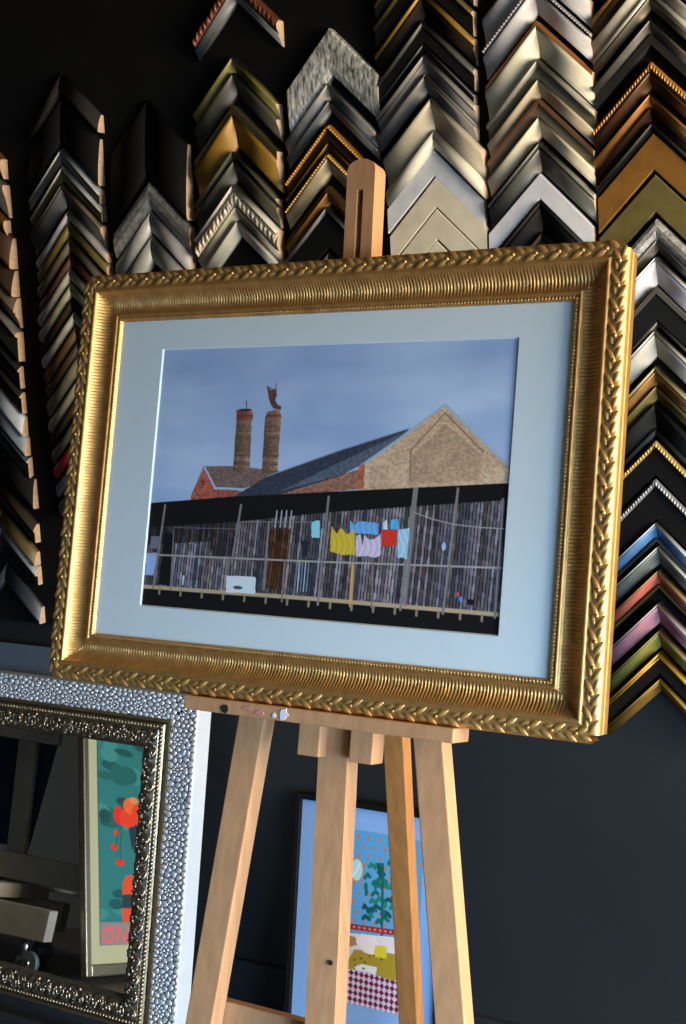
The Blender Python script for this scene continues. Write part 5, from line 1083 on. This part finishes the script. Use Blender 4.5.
torg = tea(.25, 0, 0)
tf = empty('framed_flower_art', torg)
tag(tf, 'gold framed teal picture of red flowers in a cream mount, seen in the mirror', 'picture')
TW, TH, tw = .60, .86, .036
for (a0, a1, v0, v1) in ((-.011, -.011 + tw, 0, TH), (TW - tw, TW, 0, TH), (-.011 + tw, TW - tw, 0, tw), (-.011 + tw, TW - tw, TH - tw, TH)):
    b = MB()
    b.hexa([tea(a0, v0, -.004), tea(a1, v0, -.004), tea(a1, v1, -.004), tea(a0, v1, -.004), tea(a0, v0, .018), tea(a1, v0, .018), tea(a1, v1, .018), tea(a0, v1, .018)])
    b.build('frame_rail', champ_gold, tf, torg, bevel=.004)
b = MB(); a0, a1, v0, v1 = -.011 + tw, TW - tw, tw, TH - tw
b.hexa([tea(a0, v0, -.003), tea(a1, v0, -.003), tea(a1, v1, -.003), tea(a0, v1, -.003), tea(a0, v0, .004), tea(a1, v0, .004), tea(a1, v1, .004), tea(a0, v1, .004)])
b.build('mount', cream_mat, tf, torg)
art = paint(TEAL_LAYERS, .41, .71, .002, lambda X, Y: np.zeros(X.shape + (3,)) + np.array([44, 112, 112]))
sheet('print', art, (1.05, 1.0, .95), tea(0.1099, .80, .006), TX, -TU, tf, torg)

# studio easel on castors
se_org = Vector((-2.95, 1.62, 0))
se = empty('studio_easel', se_org)
tag(se, 'grey beige studio easel on castors holding a navy canvas, seen in the mirror', 'easel')


def bar(name, p, q, wv, hv, m, parent=se, bevel=.003):
    p, q, wv, hv = Vector(p), Vector(q), Vector(wv), Vector(hv)
    b = MB(); b.hexa([p - wv - hv, p + wv - hv, p + wv + hv, p - wv + hv, q - wv - hv, q + wv - hv, q + wv + hv, q - wv + hv])
    return b.build(name, m, parent, se_org, bevel=bevel)


dv = Vector((-.97, .24, 0)).normalized(); sv = Vector((dv.y, -dv.x, 0))
near_ = Vector((-2.615, 1.52, 0))
back = Vector((-.06, -.36, 0))
for base in (near_, near_ + back + dv * .16):
    bar('base_runner', base + Vector((0, 0, .147)), base + dv * .80 + Vector((0, 0, .147)), sv * .028, (0, 0, .045), beige_wood)
    for e_ in (.05, .74):
        cpos = base + dv * e_
        b = MB(); b.tube([cpos + sv * -.012 + Vector((0, 0, .034)), cpos + sv * .012 + Vector((0, 0, .034))], .034, 16)
        b.build('castor_wheel', rubber, se, se_org)
        b = MB(); b.tube([cpos + dv * .02 + Vector((0, 0, .05)), cpos + dv * .02 + Vector((0, 0, .101))], .013, 10)
        b.tube([cpos + sv * -.018 + Vector((0, 0, .034)), cpos + sv * .018 + Vector((0, 0, .034))], .012, 10)
        b.build('castor_fork', steel, se, se_org)
mid = near_ + back * .55
for nm, z, hh, a0 in (('cross_bar', .285, .040, .03), ('cross_bar', .712, .036, .22)):
    bar(nm, mid + dv * a0 + Vector((0, 0, z)), mid + dv * .85 + Vector((0, 0, z)), sv * .014, (0, 0, hh), beige_wood)
bar('steel_rod', mid + back * .3 + dv * .05 + Vector((0, 0, .235)), mid + back * .3 + dv * .8 + Vector((0, 0, .235)), sv * .008, (0, 0, .010), steel)
for a0, a1 in ((.28, .44), (.80, .80)):
    bar('upright', mid + sv * -.032 + dv * a0 + Vector((0, 0, .193)), mid + sv * -.032 + dv * a1 + Vector((0, 0, 1.35)), sv * .014, dv * .032, beige_wood)
for e_ in (.26, .72):
    bar('base_spreader', near_ + dv * e_ + Vector((0, 0, .215)), near_ + back + dv * e_ + Vector((0, 0, .215)), dv * .03, (0, 0, .022), beige_wood)
bar('canvas', mid + back * .25 + dv * .66 + Vector((0, 0, .34)), mid + back * .45 + dv * .66 + Vector((0, 0, 1.15)), dv * .36, sv * .010, navy)
